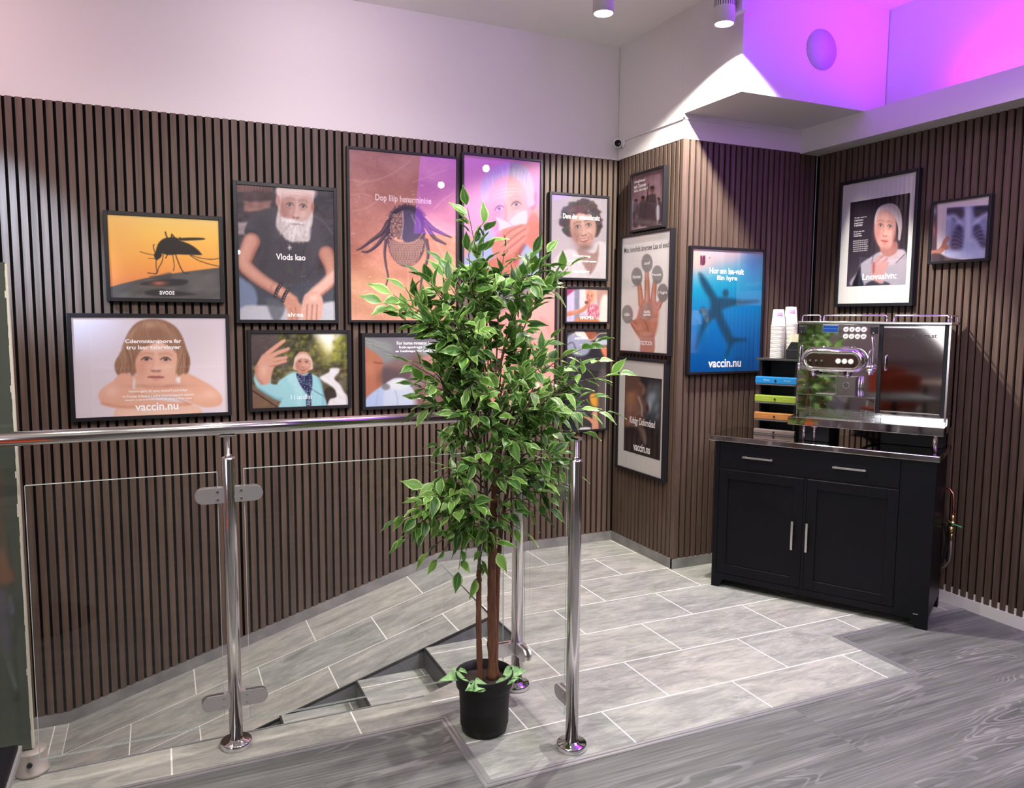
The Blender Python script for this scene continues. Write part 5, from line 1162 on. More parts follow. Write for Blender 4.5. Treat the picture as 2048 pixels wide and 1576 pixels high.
A.line([(640, 560), (668, 660), (668, 780)], 10, JS, 7, .8, sm=True); A.line([(700, 600), (760, 640), (850, 690)], 4, (60, 52, 56), 3, .9); A.line([(765, 525), (800, 620), (803, 740)], 12, JS, 12, .7, sm=True)
A.blob([(585, 480), (650, 500), (705, 475), (716, 560), (700, 640), (680, 650), (620, 580)], (36, 42, 84), 6)
for k in range(90):
    x, y = rg.uniform(595, 705), rg.uniform(490, 635); A.ell(x, y, 3, 3, (200, 205, 225), 2, .75)
A.blob([(668, 660), (700, 655), (704, 780), (668, 780)], (44, 48, 84), 4); 
for k in range(20): A.ell(rg.uniform(672, 700), rg.uniform(665, 770), 3.5, 5, (200, 205, 225), 2, .8)
A.blob([(565, 400), (580, 340), (640, 316), (700, 345), (718, 400), (708, 450), (570, 450)], (216, 190, 176), 5); face(A, 641, 394, 72, 92, (206, 150, 128), (160, 104, 84), (236, 194, 172), (52, 40, 36), (176, 96, 84), (110, 80, 66), rot=3, smile=2)
A.blob([(570, 400), (585, 345), (640, 318), (700, 350), (716, 400), (700, 372), (640, 350), (590, 375)], (222, 196, 182), 8)
HS, HD = (214, 160, 138), (150, 96, 80)
A.blob([(262, 400), (300, 340), (360, 300), (410, 330), (430, 380), (400, 440), (380, 500), (360, 560), (300, 570), (262, 520), (246, 450)], HS, 8)
for p, w, w1 in (([(350, 320), (410, 270), (470, 225), (488, 214)], 40, 24), ([(370, 345), (440, 310), (500, 290), (522, 278)], 38, 24), ([(380, 375), (440, 362), (490, 356), (502, 350)], 36, 26), ([(380, 405), (430, 398), (480, 384), (500, 380)], 32, 22)):
    A.line(p, w + 5, HD, 4, .9, w1 + 4, True); A.line([(x - 1, y - 3) for x, y in p], w - 3, HS, 6, 1, w1 - 2, True)
A.blob([(300, 340), (350, 320), (400, 350), (390, 400), (330, 420)], HS, 14); A.glow(320, 460, 34, 60, (240, 200, 180), .5); A.line([(262, 420), (255, 500), (300, 560)], 14, HD, 16, .6, sm=True)
framed('A', .431, .927, .956, 1.343, A, 'black framed print of a smiling man in a pale blue jacket holding out his hand', [('l i ucdlin', 540, 652, 708, 690, mat('faint_print', (.68, .82, .86), .5))], gain=0.85)
# ---- patient and gloved hands
A = Art(((729, 672), (913, 673), (915, 805.5), (732, 813.6)), C3, RES)
A.fill((112, 106, 116)); A.tex(A.vn(160, 120, 12), 24)
A.blob([(1140, 170), (1200, 190), (1320, 210), (1380, 270), (1370, 370), (1290, 400), (1180, 330), (1140, 280)], (122, 124, 124), 24); A.strands([(1150, 190), (1200, 260)], [(1340, 230), (1370, 340)], 30, 5, [(142, 146, 144), (96, 98, 100)], 2, 20, .6)
A.blob([(1135, 290), (1200, 290), (1270, 340), (1300, 400), (1290, 470), (1296, 560), (1230, 640), (1160, 680), (1135, 680)], (162, 102, 78), 10); A.line([(1220, 385), (1260, 392), (1290, 395)], 7, (84, 46, 40), 7, .8, sm=True); A.glow(1190, 440, 50, 70, (184, 124, 96), .6); A.glow(1260, 520, 26, 80, (120, 70, 60), .6)
A.blob([(1300, 430), (1440, 420), (1530, 440), (1520, 560), (1400, 570), (1290, 560)], (84, 66, 70), 20, .9); A.blob([(1310, 400), (1420, 370), (1540, 380), (1560, 440), (1380, 440)], (124, 92, 84), 24, .7)
A.blob([(1530, 330), (1900, 300), (1900, 640), (1600, 640), (1540, 520)], (104, 72, 72), 40, .9); A.blob([(1620, 340), (1760, 320), (1800, 420), (1720, 480), (1640, 430)], (172, 124, 112), 20, .9); A.blob([(1530, 480), (1600, 470), (1640, 560), (1600, 640), (1540, 600)], (136, 116, 118), 16, .8)
A.blob([(1600, 250), (1700, 240), (1720, 300), (1640, 330), (1590, 300)], (132, 148, 152), 14, .8)
A.blob([(1155, 690), (1230, 620), (1300, 580), (1340, 600), (1340, 770), (1150, 770)], (162, 176, 208), 10); A.blob([(1320, 580), (1350, 540), (1400, 518), (1470, 520), (1510, 560), (1560, 640), (1580, 770), (1320, 770)], (182, 190, 208), 9)
A.blob([(1340, 560), (1400, 525), (1480, 530), (1510, 580), (1440, 610), (1370, 600)], (204, 206, 206), 14, .8); A.line([(1400, 620), (1420, 700), (1415, 760)], 8, (140, 150, 178), 8, .7, sm=True); A.line([(1260, 620), (1240, 740)], 8, (140, 150, 178), 10, .6)
A.ell(1322, 588, 34, 26, (112, 108, 110), 8, .9); A.blob([(1600, 600), (1900, 560), (1900, 770), (1600, 770)], (120, 78, 76), 30, .9)
framed('A', 1.023, 1.558, .940, 1.326, A, 'black framed print of a patient beside white gloved hands, partly behind the tree', [('For home mneatet ho ne nrna', 1408, 216, 1800, 242), ('hob-apoirage älp nsre nn', 1428, 252, 1780, 278), ('sa hesloeps Vaabed hriore', 1398, 284, 1770, 308), ('Instlarvarn', 1526, 650, 1700, 686)])
# ---- man coughing into a handkerchief
A = Art(((927.4, 309.3), (1080.4, 324), (1078.5, 549), (928.5, 547)), C4, RES)
A.grad((100, 200), (680, 900), [(0, (212, 150, 168)), (.4, (206, 138, 150)), (.7, (200, 140, 138)), (1, (186, 136, 134))]); A.glow(640, 300, 120, 200, (190, 120, 180), .5)
A.blob([(100, 1010), (160, 820), (220, 690), (300, 640), (640, 560), (700, 640), (700, 1010)], (150, 158, 196), 12)
A.blob([(300, 900), (480, 820), (600, 560), (680, 600), (690, 830), (580, 880), (520, 1010), (400, 1030), (250, 1000)], (188, 108, 96), 14); A.blob([(560, 780), (640, 840), (680, 840), (700, 1010), (470, 1020), (520, 940)], (150, 160, 190), 10); A.line([(668, 838), (600, 860), (552, 930), (545, 1010)], 6, (60, 50, 72), 4, .9, sm=True)
A.line([(560, 790), (520, 850), (490, 910)], 26, (110, 50, 60), 12, .6, sm=True)
A.blob([(600, 380), (650, 395), (648, 480), (622, 530), (600, 480)], (188, 110, 128), 6)
A.blob([(240, 320), (290, 240), (380, 185), (500, 175), (580, 220), (620, 320), (630, 420), (600, 500), (270, 470), (235, 400)], (176, 160, 190), 8)
T = face(A, 438, 525, 168, 250, (214, 146, 150), (172, 100, 112), (232, 176, 180), (80, 84, 120), (170, 90, 90), (150, 120, 134), rot=-10)
A.blob([(262, 470), (238, 400), (236, 330), (290, 235), (400, 178), (520, 178), (600, 250), (628, 390), (610, 420), (590, 340), (530, 268), (430, 250), (340, 280), (292, 340), (278, 420)], (172, 158, 192), 12)
A.strands([(260, 300), (420, 185), (600, 260)], [(270, 400), (420, 256), (600, 360)], 70, 5, [(196, 184, 212), (146, 128, 166), (186, 172, 200)], 4, 14, .5)
for k in range(3): A.line([(350, 370 + k * 26), (430, 350 + k * 26), (510, 350 + k * 24)], 4, (176, 108, 122), 6, .5, sm=True)
A.blob([(348, 580), (400, 600), (440, 610), (500, 560), (570, 528), (580, 600), (560, 640), (500, 690), (380, 690), (370, 630)], (206, 178, 190), 6); A.line([(440, 612), (470, 640), (500, 650)], 8, (160, 130, 146), 8, .6, sm=True)
A.blob([(330, 760), (370, 690), (430, 660), (500, 640), (560, 630), (600, 660), (570, 740), (520, 800), (440, 870), (350, 880), (320, 830)], (190, 118, 108), 8)
for p in ([(390, 760), (450, 690), (540, 640)], [(400, 800), (480, 730), (566, 668)], [(410, 840), (490, 780), (560, 720)]): A.line(p, 8, (130, 68, 66), 8, .8, sm=True); A.line([(x + 4, y + 18) for x, y in p], 16, (216, 150, 140), 16, .5, sm=True)
framed('A', 1.600, 2.080, 1.687, 2.345, A, 'black framed print of a grey haired man coughing into a handkerchief', fw=.014, gain=0.7)
# ---- pink close-up behind the tree
A = Art(((965.7, 573), (1109, 573), (1108.4, 806), (968, 810)), C3B, RES)
A.grad((680, 560), (1130, 1280), [(0, (216, 140, 134)), (.4, (232, 152, 146)), (.75, (228, 148, 140)), (1, (232, 178, 166))]); A.tex(A.vn(200, 120, 3, 40), 18)
A.blob([(670, 540), (900, 540), (940, 600), (860, 660), (760, 720), (700, 760), (670, 760)], (96, 92, 98), 30); A.blob([(900, 540), (1140, 540), (1140, 570), (960, 600)], (120, 112, 116), 20, .8)
A.line([(1040, 740), (1080, 780), (1100, 830)], 10, (206, 120, 116), 14, .6, sm=True); A.line([(800, 1150), (900, 1130), (1000, 1160)], 12, (196, 110, 108), 16, .6, sm=True)
A.ell(765, 1045, 24, 34, (40, 26, 30), 5, .9); A.blob([(730, 1080), (760, 1090), (766, 1190), (740, 1230), (726, 1180)], (58, 36, 38), 8, .8); A.glow(880, 1090, 90, 40, (206, 122, 116), .5); A.blob([(670, 1150), (720, 1160), (780, 1280), (670, 1290)], (205, 130, 120), 24, .7)
framed('A', 1.722, 2.188, .918, 1.617, A, 'black framed print of a pink skin close-up mostly hidden behind the tree leaves', fw=.014, gain=0.82)
# ---- curly haired man
A = Art(((1103.3, 389.2), (1215.2, 395.9), (1211.2, 557.6), (1101.7, 553.9)), C4, RES)
A.grad((760, 420), (1180, 1030), [(0, (150, 140, 150)), (.5, (172, 160, 166)), (1, (168, 156, 160))]); A.glow(820, 980, 160, 120, (196, 180, 186), .7)
A.blob([(760, 1040), (800, 880), (900, 820), (1000, 860), (1120, 760), (1190, 830), (1190, 1040)], (196, 186, 190), 10); A.blob([(960, 820), (1080, 850), (1115, 780), (1110, 900), (1070, 990), (1040, 1000), (980, 900)], (150, 118, 114), 8)
for k in range(220):
    a_ = rg.uniform(0, 2 * math.pi); q = rg.uniform(.55, 1.0); x = 985 + 148 * q * math.cos(a_); y = 610 + 165 * q * math.sin(a_)
    if y > 720 and 880 < x < 1110: continue
    A.ell(x, y, rg.uniform(14, 24), rg.uniform(12, 22), (44 + rg.randint(0, 30), 36 + rg.randint(0, 22), 40 + rg.randint(0, 20)), 7, .85)
face(A, 1000, 662, 108, 152, (176, 136, 124), (118, 82, 78), (214, 178, 166), (46, 36, 36), (160, 96, 90), (60, 44, 42), rot=-8, smile=2)
A.glow(1010, 810, 70, 36, (104, 76, 74), .55)
for k in range(90):
    t_ = rg.uniform(-1, 1); A.ell(985 + t_ * 118, 585 - 62 * (1 - t_ * t_) + rg.uniform(-26, 20), rg.uniform(10, 17), rg.uniform(9, 15), (52 + rg.randint(0, 44), 42 + rg.randint(0, 34), 46 + rg.randint(0, 30)), 6, .8)
framed('A', 2.158, 2.543, 1.678, 2.167, A, 'black framed print of a laughing man with curly dark hair', [('Dem der ottenstbratiz', 848, 560, 1125, 598), ('W loert nsqs', 918, 862, 1052, 886), ('nounononnon l ea nolot aranson', 882, 902, 1096, 916), ('reumicrrg', 920, 976, 1044, 1004, M_text, .02)], fw=.014, gain=.64)
# ---- woman in pink (small)
A = Art(((1133.3, 576.8), (1215.7, 577.7), (1214.6, 643.7), (1132.7, 643)), C11, RES)
A.fill((190, 178, 206)); A.blob([(180, 70), (230, 70), (225, 400), (180, 400)], (128, 126, 146), 8, 1, False); A.blob([(230, 70), (300, 70), (300, 300), (228, 300)], (206, 196, 200), 8, 1, False)
A.blob([(100, 70), (200, 70), (150, 120), (100, 150)], (150, 62, 98), 8); A.blob([(380, 70), (495, 70), (495, 395), (400, 395), (395, 240)], (176, 134, 124), 12); A.blob([(440, 150), (495, 160), (495, 395), (405, 395), (410, 290)], (226, 208, 202), 14)
A.blob([(280, 95), (330, 76), (385, 92), (380, 160), (370, 210), (340, 220), (300, 190)], (196, 164, 138), 8); face(A, 322, 152, 36, 56, (198, 128, 106), (150, 84, 72), (226, 168, 144), (50, 30, 30), (160, 60, 60), (120, 80, 60), rot=8)
A.blob([(300, 300), (310, 240), (360, 225), (400, 240), (412, 300), (400, 350), (330, 350)], (196, 110, 130), 8)
for k in range(34): x, y = rg.uniform(300, 410), rg.uniform(232, 345); A.line([(x, y), (x + rg.uniform(-12, 12), y + rg.uniform(10, 30))], 7, ((240, 200, 210), (160, 50, 80))[k % 2], 4, .85)
A.line([(100, 318), (190, 300), (260, 275), (310, 225)], 44, (186, 122, 98), 6, 1, 34, True); A.line([(100, 300), (190, 284), (250, 260)], 12, (218, 164, 140), 10, .6, sm=True); A.ell(292, 208, 18, 16, (128, 66, 60), 5)
A.blob([(186, 370), (240, 330), (330, 345), (395, 365), (400, 400), (186, 400)], (190, 120, 84), 8)
framed('A', 2.268, 2.559, 1.412, 1.614, A, 'small black framed print of a blonde woman in a pink top', [('VIMOMI.II', 228, 334, 354, 366)], fw=.012, gain=.75)
# ---- tall abstract print
A = Art(((1133.3, 662.5), (1213, 661.4), (1213, 856.7), (1133, 861)), C11, RES)
A.fill((58, 54, 58)); A.blob([(180, 560), (330, 555), (400, 640), (420, 900), (200, 900)], (44, 42, 48), 16)
A.blob([(105, 540), (180, 500), (330, 560), (300, 680), (200, 700), (110, 640)], (150, 152, 176), 12); A.blob([(180, 480), (260, 476), (300, 540), (210, 520)], (230, 222, 218), 7); A.blob([(280, 476), (370, 476), (370, 545), (330, 560), (300, 530)], (150, 84, 60), 8)
A.line([(160, 510), (230, 480), (300, 545), (350, 550), (400, 500), (470, 490)], 7, (232, 196, 176), 4, .9, sm=True); A.blob([(380, 540), (478, 550), (478, 600), (390, 590)], (186, 190, 206), 8); A.blob([(420, 620), (478, 620), (478, 720), (445, 690)], (222, 130, 100), 10)
A.line([(110, 600), (160, 580), (190, 640)], 12, (80, 78, 96), 6, .9, sm=True); A.line([(230, 600), (330, 600), (340, 575)], 5, (230, 230, 235), 3)
A.blob([(330, 1060), (420, 1060), (440, 1160), (350, 1160)], (224, 160, 60), 10); A.blob([(400, 900), (478, 860), (478, 1370), (420, 1370)], (92, 80, 82), 18); A.line([(474, 950), (476, 1370)], 8, (228, 220, 212), 3)
A.blob([(130, 1100), (230, 1120), (290, 1240), (220, 1260), (140, 1220)], (120, 118, 140), 10, .8); A.line([(130, 1150), (150, 1230), (230, 1262), (290, 1250)], 8, (190, 150, 140), 5, .9, sm=True)
A.line([(268, 1255), (330, 1290), (370, 1330)], 22, (214, 150, 118), 5, 1, 34, True); A.line([(372, 1195), (380, 1290), (382, 1378)], 40, (216, 152, 120), 6, 1, 66, True); A.line([(400, 1210), (404, 1300)], 5, (150, 90, 70), 5, .8); A.blob([(245, 1368), (330, 1366), (330, 1396), (240, 1396)], (220, 216, 212), 5); A.blob([(100, 1130), (150, 1130), (220, 1270), (180, 1390), (100, 1390)], (30, 32, 40), 14)
framed('A', 2.275, 2.561, .739, 1.355, A, 'tall narrow black framed print of hands and dark fabric behind the tree leaves', [('ANZORNOI', 176, 532, 300, 552)], fw=.012, gain=.75)
# ---- group poster (side wall, top)
A = Art(((1263.8, 352), (1327.4, 336.9), (1323.6, 449.9), (1262.3, 460.7)), C6, RES)
A.grad((150, 100), (360, 460), [(0, (112, 84, 92)), (.5, (136, 106, 116)), (1, (150, 122, 124))]); A.tex(A.vn(50, 40, 3), 22)
for x, y, w, h, c in ((288, 330, 46, 120, (58, 40, 46)), (225, 350, 28, 90, (50, 36, 44)), (176, 360, 20, 90, (60, 46, 56)), (330, 350, 26, 80, (56, 42, 52))): A.blob([(x - w, y + h), (x - w, y - h * .4), (x - w * .4, y - h * .75), (x + w * .5, y - h * .75), (x + w, y - h * .3), (x + w * .9, y + h)], c, 6)
for x, y, r in ((288, 205, 15), (225, 268, 13), (176, 285, 11), (330, 280, 11)): A.ell(x, y, r, r * 1.5, (92, 54, 50), 4); A.ell(x, y - r * .8, r, r * .8, (34, 24, 28), 3)
A.line([(264, 165), (250, 300), (225, 450)], 6, (40, 28, 34), 3); A.line([(318, 250), (326, 330), (322, 440)], 6, (190, 180, 190), 4, .7); A.blob([(315, 330), (335, 320), (338, 400), (318, 410)], (196, 190, 200), 6, .7); A.glow(180, 390, 10, 30, (150, 120, 120), .6)
framed('B', 4.012, 3.695, 1.961, 2.277, A, 'small black framed print of dark figures, highest on the side wall', [('Astigheeen', 164, 132, 240, 156), ('nab Tarenen', 164, 162, 246, 188), ('eine, taet sep r', 164, 192, 260, 218)], fw=.014, gain=1.15)
# ---- hand poster
A = Art(((1244.8, 477.6), (1341, 460), (1334.4, 706.7), (1239.8, 701)), C6, RES)
A.grad((80, 600), (400, 1300), [(0, (206, 202, 202)), (1, (218, 212, 210))]); A.tex(A.vn(120, 90, 3), 10)
SK, SD, SL = (172, 112, 92), (112, 64, 52), (204, 150, 128)
A.blob([(208, 1320), (205, 1240), (170, 1180), (140, 1120), (180, 1080), (200, 1010), (200, 975), (262, 955), (318, 968), (330, 1010), (325, 1100), (305, 1200), (296, 1320)], SK, 5)
for p, w, w1 in (([(212, 990), (204, 900), (194, 830)], 38, 24), ([(252, 970), (252, 860), (250, 750)], 40, 25), ([(292, 980), (300, 890), (308, 820)], 38, 24), ([(325, 1010), (350, 960), (375, 925)], 34, 22), ([(190, 1160), (160, 1125), (138, 1098)], 46, 22)):
    A.line(p, w, SD, 4, .9, w1, True); A.line(p, w - 7, SK, 6, 1, w1 - 5, True); A.line([(x - 3, y) for x, y in p], w * .3, SL, 8, .6, w1 * .3, True)
A.blob([(190, 1180), (205, 1010), (260, 965), (320, 985), (326, 1090), (300, 1200), (230, 1220)], SK, 16); A.glow(200, 1150, 34, 44, SL, .6); A.glow(290, 1130, 30, 60, SL, .35)
for p in ([(195, 1080), (240, 1110), (262, 1180)], [(210, 1060), (270, 1080), (318, 1070)], [(215, 1205), (255, 1215), (300, 1200)]): A.line(p, 5, SD, 6, .55, sm=True)
for (x, y) in ((182, 800), (252, 706), (323, 784), (360, 908), (117, 1058)): A.ell(x, y, 38, 63 if y != 784 else 64, (116, 112, 112), 3, .93)
A.ell(251, 1040, 42, 62, (140, 116, 108), 3, .75)
A.line([(150, 870), (185, 862)], 3, (116, 112, 112), 2)
framed('B', 4.107, 3.614, 1.237, 1.922, A, 'black framed poster of an open hand with grey discs at the fingertips', [('Mac ionshds ärersee Lsa ol eied', 98, 580, 402, 618, M_textd, .012), ('zunf', 234, 694, 272, 716), ('Fornon', 155, 788, 208, 812), ('Pranspla', 290, 774, 350, 798), ('I lugra', 332, 894, 390, 920), ('nän', 99, 1047, 133, 1071), ('tusta', 230, 1028, 272, 1050), ('oponen', 226, 1054, 276, 1074), ('TECTCICN', 208, 1240, 286, 1268)], fw=.014, gain=1.15)
# ---- face in smoke
A = Art(((1249.2, 750), (1322.5, 757.2), (1319.8, 921), (1247.3, 901)), C5, RES)
A.fill((38, 32, 32)); A.glow(850, 880, 60, 110, (142, 158, 170), .9); A.glow(850, 980, 80, 120, (110, 124, 140), .7); A.glow(870, 800, 50, 50, (120, 128, 132), .6); A.tex(A.vn(28, 60, 5, 20), 50, A.shape([(760, 760), (910, 780), (905, 1100), (820, 1150), (770, 950)], 40)); A.glow(820, 940, 20, 60, (190, 204, 214), .6)
A.blob([(636, 715), (735, 725), (760, 790), (790, 830), (770, 880), (810, 950), (800, 990), (770, 1000), (790, 1060), (760, 1120), (740, 1130), (636, 1110)], (98, 70, 60), 12); A.blob([(650, 850), (720, 830), (740, 900), (730, 1000), (660, 980)], (136, 98, 84), 26, .8); A.line([(735, 880), (760, 950), (762, 1020)], 9, (196, 176, 166), 8, .85, sm=True); A.line([(745, 780), (775, 800), (770, 850)], 12, (170, 124, 106), 12, .7, sm=True)
A.blob([(740, 1120), (780, 1120), (800, 1200), (785, 1240), (750, 1180)], (128, 108, 104), 10, .8); A.ell(800, 960, 10, 26, (60, 30, 30), 6, .9); A.blob([(636, 1110), (740, 1130), (760, 1290), (636, 1290)], (46, 36, 36), 16)
framed('B', 4.045, 3.661, .617, 1.089, A, 'black framed print of a face in smoke, lowest on the side wall', [('Kiddgr Dolorsdead', 672, 1040, 862, 1110), ('vaccin.ns', 700, 1234, 826, 1294, M_text, .02)], mount=(4.112, 3.638, .513, 1.181))
# ---- aeroplane under water-blue sky
A = Art(((1386.4, 496.6), (1528, 503.9), (1517.7, 740.3), (1379, 744.7)), C6, RES)
A.grad((570, 620), (700, 1440), [(0, (214, 176, 168)), (.09, (196, 168, 172)), (.22, (84, 160, 184)), (.34, (20, 148, 184)), (.55, (8, 124, 184)), (.8, (6, 98, 166)), (1, (6, 88, 158))])
A.glow(600, 660, 130, 130, (226, 178, 158), .9); A.glow(720, 640, 160, 60, (176, 186, 196), .6); A.glow(980, 700, 100, 160, (20, 92, 170), .6); A.tex(A.vn(200, 160, 4), 12)
PL = (20, 66, 92)
A.blob([(612, 780), (640, 790), (700, 880), (745, 960), (770, 1040), (790, 1100), (830, 1180), (850, 1215), (925, 1225), (930, 1240), (860, 1250), (830, 1290), (800, 1345), (795, 1335), (812, 1270), (790, 1230), (750, 1150), (722, 1090), (695, 1040), (685, 960), (650, 900), (622, 840)], PL, 14, .95)
A.blob([(740, 950), (840, 950), (915, 962), (1010, 962), (1010, 974), (920, 990), (850, 1000), (790, 1020), (740, 1030)], PL, 14, .92); A.blob([(700, 1020), (730, 1070), (690, 1110), (640, 1180), (612, 1250), (590, 1290), (605, 1210), (630, 1120), (650, 1060)], PL, 14, .92)
A.ell(795, 915, 20, 26, PL, 10, .95); A.ell(640, 1035, 26, 24, PL, 10, .95)
A.blob([(622, 662), (634, 655), (640, 724), (630, 724)], (110, 50, 70), 3, 1, False); A.blob([(640, 658), (654, 656), (656, 700), (642, 722)], (90, 30, 70), 3, 1, False)
A.ell(686, 672, 4, 5, (120, 70, 80), 3)
framed('C', 2.704, 3.206, 1.135, 1.822, A, 'black framed blue poster of an aeroplane seen from below', [('Hor am lsa-vuit', 684, 742, 920, 784, M_text, .025), ('fün hyre', 734, 792, 874, 836, M_text, .025), ('vaccin.nu', 674, 1364, 898, 1420, M_text, .025), ('18', 620, 655, 655, 722, mat('maroon_print', (.10, .02, .05), .5), .03)], fw=.014, gain=0.86)
# ---- woman in a white headscarf
A = Art(((1700.4, 405.2), (1820.8, 385.4), (1809.4, 569.2), (1692.9, 572.4)), C7, RES)
A.grad((500, 350), (480, 1160), [(0, (34, 24, 38)), (.5, (42, 34, 46)), (1, (72, 62, 74))])
A.blob([(300, 1170), (340, 1040), (380, 960), (470, 900), (560, 850), (720, 830), (800, 880), (800, 1170)], (170, 160, 172), 9); A.blob([(300, 1170), (330, 1070), (370, 980), (378, 1080), (400, 1170)], (28, 20, 30), 8); A.blob([(560, 860), (640, 880), (740, 840), (780, 880), (700, 960), (610, 980), (540, 940)], (196, 176, 186), 8); A.line([(780, 880), (700, 960)], 5, (50, 40, 56), 4); A.line([(490, 890), (474, 960)], 5, (80, 70, 84), 5)
A.blob([(560, 810), (700, 760), (710, 850), (640, 900), (580, 880)], (176, 120, 112), 8)
A.blob([(510, 560), (520, 490), (560, 430), (640, 405), (710, 430), (746, 500), (755, 600), (745, 680), (735, 745), (720, 740), (722, 640), (700, 560), (660, 500), (600, 466), (550, 480)], (186, 168, 172), 5)
T = face(A, 600, 636, 112, 202, (208, 152, 140), (158, 100, 98), (232, 186, 174), (70, 60, 62), (184, 90, 88), (120, 84, 78), rot=4)
A.blob([(506, 600), (508, 520), (545, 440), (640, 404), (715, 430), (750, 510), (757, 620), (738, 746), (730, 700), (722, 620), (700, 550), (650, 486), (600, 462), (555, 474), (525, 530)], (196, 180, 184), 5); A.line([(560, 440), (640, 420), (710, 470), (740, 600), (738, 720)], 6, (150, 130, 140), 8, .6, sm=True)
A.glow(690, 740, 30, 110, (120, 72, 74), .6)
for p in ([(490, 1000), (500, 960), (560, 900), (580, 890)], [(500, 1060), (530, 980), (600, 930), (615, 920)], [(560, 1080), (580, 1000), (620, 960)]): A.line(p, 34, (150, 98, 96), 5, .95, 22, True); A.line([(x - 3, y - 3) for x, y in p], 24, (206, 154, 146), 8, 1, 14, True)
A.blob([(480, 960), (520, 950), (620, 960), (600, 1060), (560, 1150), (480, 1110), (470, 1040)], (200, 146, 140), 12); A.blob([(484, 960), (506, 960), (500, 1040), (484, 1050)], (150, 66, 66), 8, .8); A.blob([(420, 1165), (480, 1120), (560, 1150), (600, 1130), (640, 1165)], (44, 32, 42), 8)
ML = mat('dim_print', (.55, .50, .54), .5)
nl = [('W ausin, vuanuv ne', 318, 526, 430, 542), ('d lusintum', 316, 550, 398, 568), ('ansulvanst', 316, 576, 396, 592), ('v nasmesz', 314, 600, 390, 616), ('Ul unt ınot oale', 312, 656, 408, 670), ('d ueasnu', 310, 678, 376, 692), ('vnasnea', 310, 700, 384, 712)] + [('tnunnomn lun un uunnu', 304, 740 + 19 * k, 442 - 4 * (k % 3), 754 + 19 * k) for k in range(6)]
framed('D', 3.270, 2.886, 1.623, 2.094, A, 'black framed portrait of a woman in a white headscarf with a wide white mount', [(a, b, c, d, e, ML, .0) for a, b, c, d, e in nl] + [('Lnovasivn:', 392, 1050, 704, 1108, M_text, .02)], mount=(3.328, 2.854, 1.526, 2.197), gain=0.78)
# ---- chest x-ray
A = Art(((1867.6, 408), (1978.3, 392.3), (1972.3, 517.4), (1860, 522)), C7, RES)
A.fill((206, 190, 200)); A.blob([(1020, 400), (1085, 400), (1075, 930), (1010, 960)], (60, 54, 60), 12); A.blob([(1090, 400), (1180, 400), (1150, 930), (1075, 930)], (206, 192, 196), 8, 1, False); A.glow(1056, 640, 16, 80, (196, 120, 108), .8); A.glow(1064, 470, 16, 50, (170, 176, 178), .8)
XR = A.shape([(1172, 440), (1570, 415), (1542, 920), (1150, 900)], 5, False); s0 = A.c.copy(); A.c[:] = (112, 120, 160)
A.tex(A.vn(60, 40, 9), 18); A.glow(1365, 640, 26, 400, (206, 210, 232), 1); A.glow(1365, 640, 70, 380, (170, 178, 212), .6)
A.blob([(1172, 450), (1310, 440), (1320, 520), (1250, 560), (1172, 500)], (40, 42, 66), 18); A.blob([(1430, 430), (1570, 425), (1570, 480), (1500, 530), (1430, 520)], (38, 40, 64), 18)
A.line([(1180, 530), (1240, 520), (1300, 590)], 40, (176, 186, 220), 22, .85, sm=True); A.line([(1550, 500), (1490, 530), (1430, 590)], 36, (176, 186, 220), 22, .85, sm=True)
A.blob([(1270, 600), (1310, 620), (1320, 700), (1310, 820), (1250, 840), (1205, 800), (1220, 700)], (46, 52, 84), 18); A.blob([(1420, 620), (1470, 600), (1520, 700), (1540, 800), (1480, 800), (1430, 720)], (44, 50, 82), 18)
for k in range(5): A.line([(1205 + 4 * k, 640 + 40 * k), (1260, 650 + 36 * k), (1320, 690 + 34 * k)], 7, (128, 138, 180), 9, .6, sm=True); A.line([(1530 + 2 * k, 640 + 40 * k), (1480, 640 + 36 * k), (1420, 680 + 30 * k)], 7, (128, 138, 180), 9, .6, sm=True)
A.line([(1190, 560), (1175, 700), (1170, 880)], 36, (168, 180, 216), 24, .7, sm=True); A.blob([(1150, 850), (1300, 830), (1540, 830), (1540, 920), (1150, 910)], (176, 184, 216), 26, .9); A.blob([(1340, 740), (1420, 720), (1480, 790), (1470, 850), (1340, 850)], (166, 174, 210), 20, .8)
A.line([(1364, 440), (1364, 910)], 5, (140, 146, 186), 6, .6); XI = A.c.copy(); A.c = s0 + (XI - s0) * XR[..., None]
for p, w, w1 in (([(1030, 850), (1100, 840), (1150, 790)], 46, 44), ([(1130, 800), (1150, 740), (1182, 706)], 22, 14), ([(1140, 790), (1170, 750), (1190, 720)], 20, 14), ([(1160, 810), (1185, 790), (1200, 780)], 18, 12), ([(1160, 820), (1185, 815)], 16, 12)): A.line(p, w, (104, 58, 50), 4, .9, w1, True); A.line(p, w - 6, (176, 116, 98), 6, 1, w1 - 4, True)
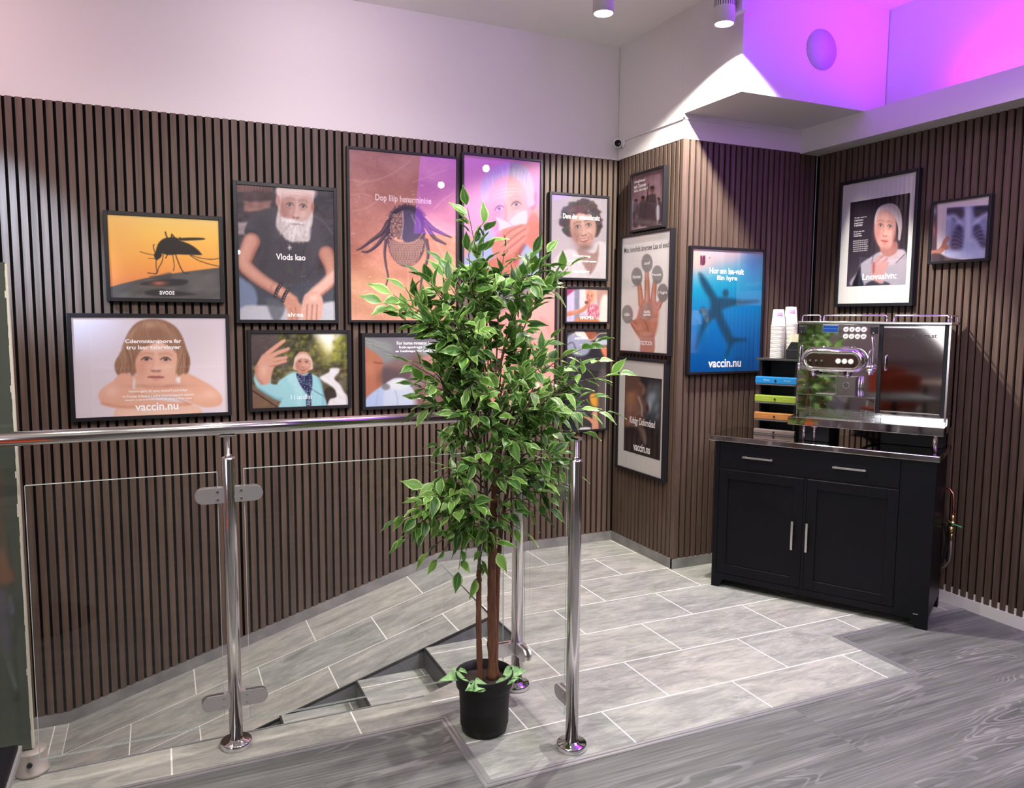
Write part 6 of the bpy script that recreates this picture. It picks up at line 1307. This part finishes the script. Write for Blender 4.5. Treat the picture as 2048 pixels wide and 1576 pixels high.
A.blob([(1015, 870), (1100, 860), (1180, 900), (1310, 925), (1300, 950), (1010, 960)], (58, 52, 54), 9)
framed('D', 2.746, 2.455, 1.730, 2.018, A, 'small black framed print of a chest x-ray held by a hand', fw=.012)
# ============================================================ pieces that stand apart become parts of their own
def split_pieces(o, gap=.0025):
    me = o.data; n = len(me.vertices); par = list(range(n))
    def find(i):
        while par[i] != i: par[i] = par[par[i]]; i = par[i]
        return i
    for e in me.edges:
        a, b = find(e.vertices[0]), find(e.vertices[1])
        if a != b: par[a] = b
    comp = {}
    for i in range(n): comp.setdefault(find(i), []).append(i)
    boxes = [[np.array([me.vertices[i].co for i in c]).min(0) - gap / 2, np.array([me.vertices[i].co for i in c]).max(0) + gap / 2, set(c)] for c in comp.values()]
    ch = True
    while ch:
        ch = False
        for i in range(len(boxes)):
            for j in range(i + 1, len(boxes)):
                if (boxes[i][0] <= boxes[j][1]).all() and (boxes[j][0] <= boxes[i][1]).all():
                    boxes[i] = [np.minimum(boxes[i][0], boxes[j][0]), np.maximum(boxes[i][1], boxes[j][1]), boxes[i][2] | boxes[j][2]]; del boxes[j]; ch = True; break
            if ch: break
    if len(boxes) < 2: return
    kids = [x for x in COL.objects if x.parent == o]
    for k, (lo, hi, vs_) in enumerate(boxes):
        bm = bmesh.new(); bm.from_mesh(me); bm.verts.ensure_lookup_table()
        bmesh.ops.delete(bm, geom=[v for v in bm.verts if v.index not in vs_], context='VERTS')
        m2 = bpy.data.meshes.new(o.name.split('.')[0]); bm.to_mesh(m2); bm.free()
        for mt_ in me.materials: m2.materials.append(mt_)
        if k == 0: first = m2
        else:
            c = o.copy(); c.data = m2; COL.objects.link(c); c.parent = o.parent
    o.data = first
for o in [x for x in COL.objects if x.type == 'MESH' and x.parent is not None]:
    if o.name.split('.')[0] in ('screw', 'saddle', 'adjustable_leg', 'foot', 'valve_cap', 'spout', 'spout_nut', 'panel_screw', 'door_pillar', 'steam_wand', 'drain_pipe', 'cup_shelf', 'branch', 'door_trim', 'drip_tray'):
        split_pieces(o)
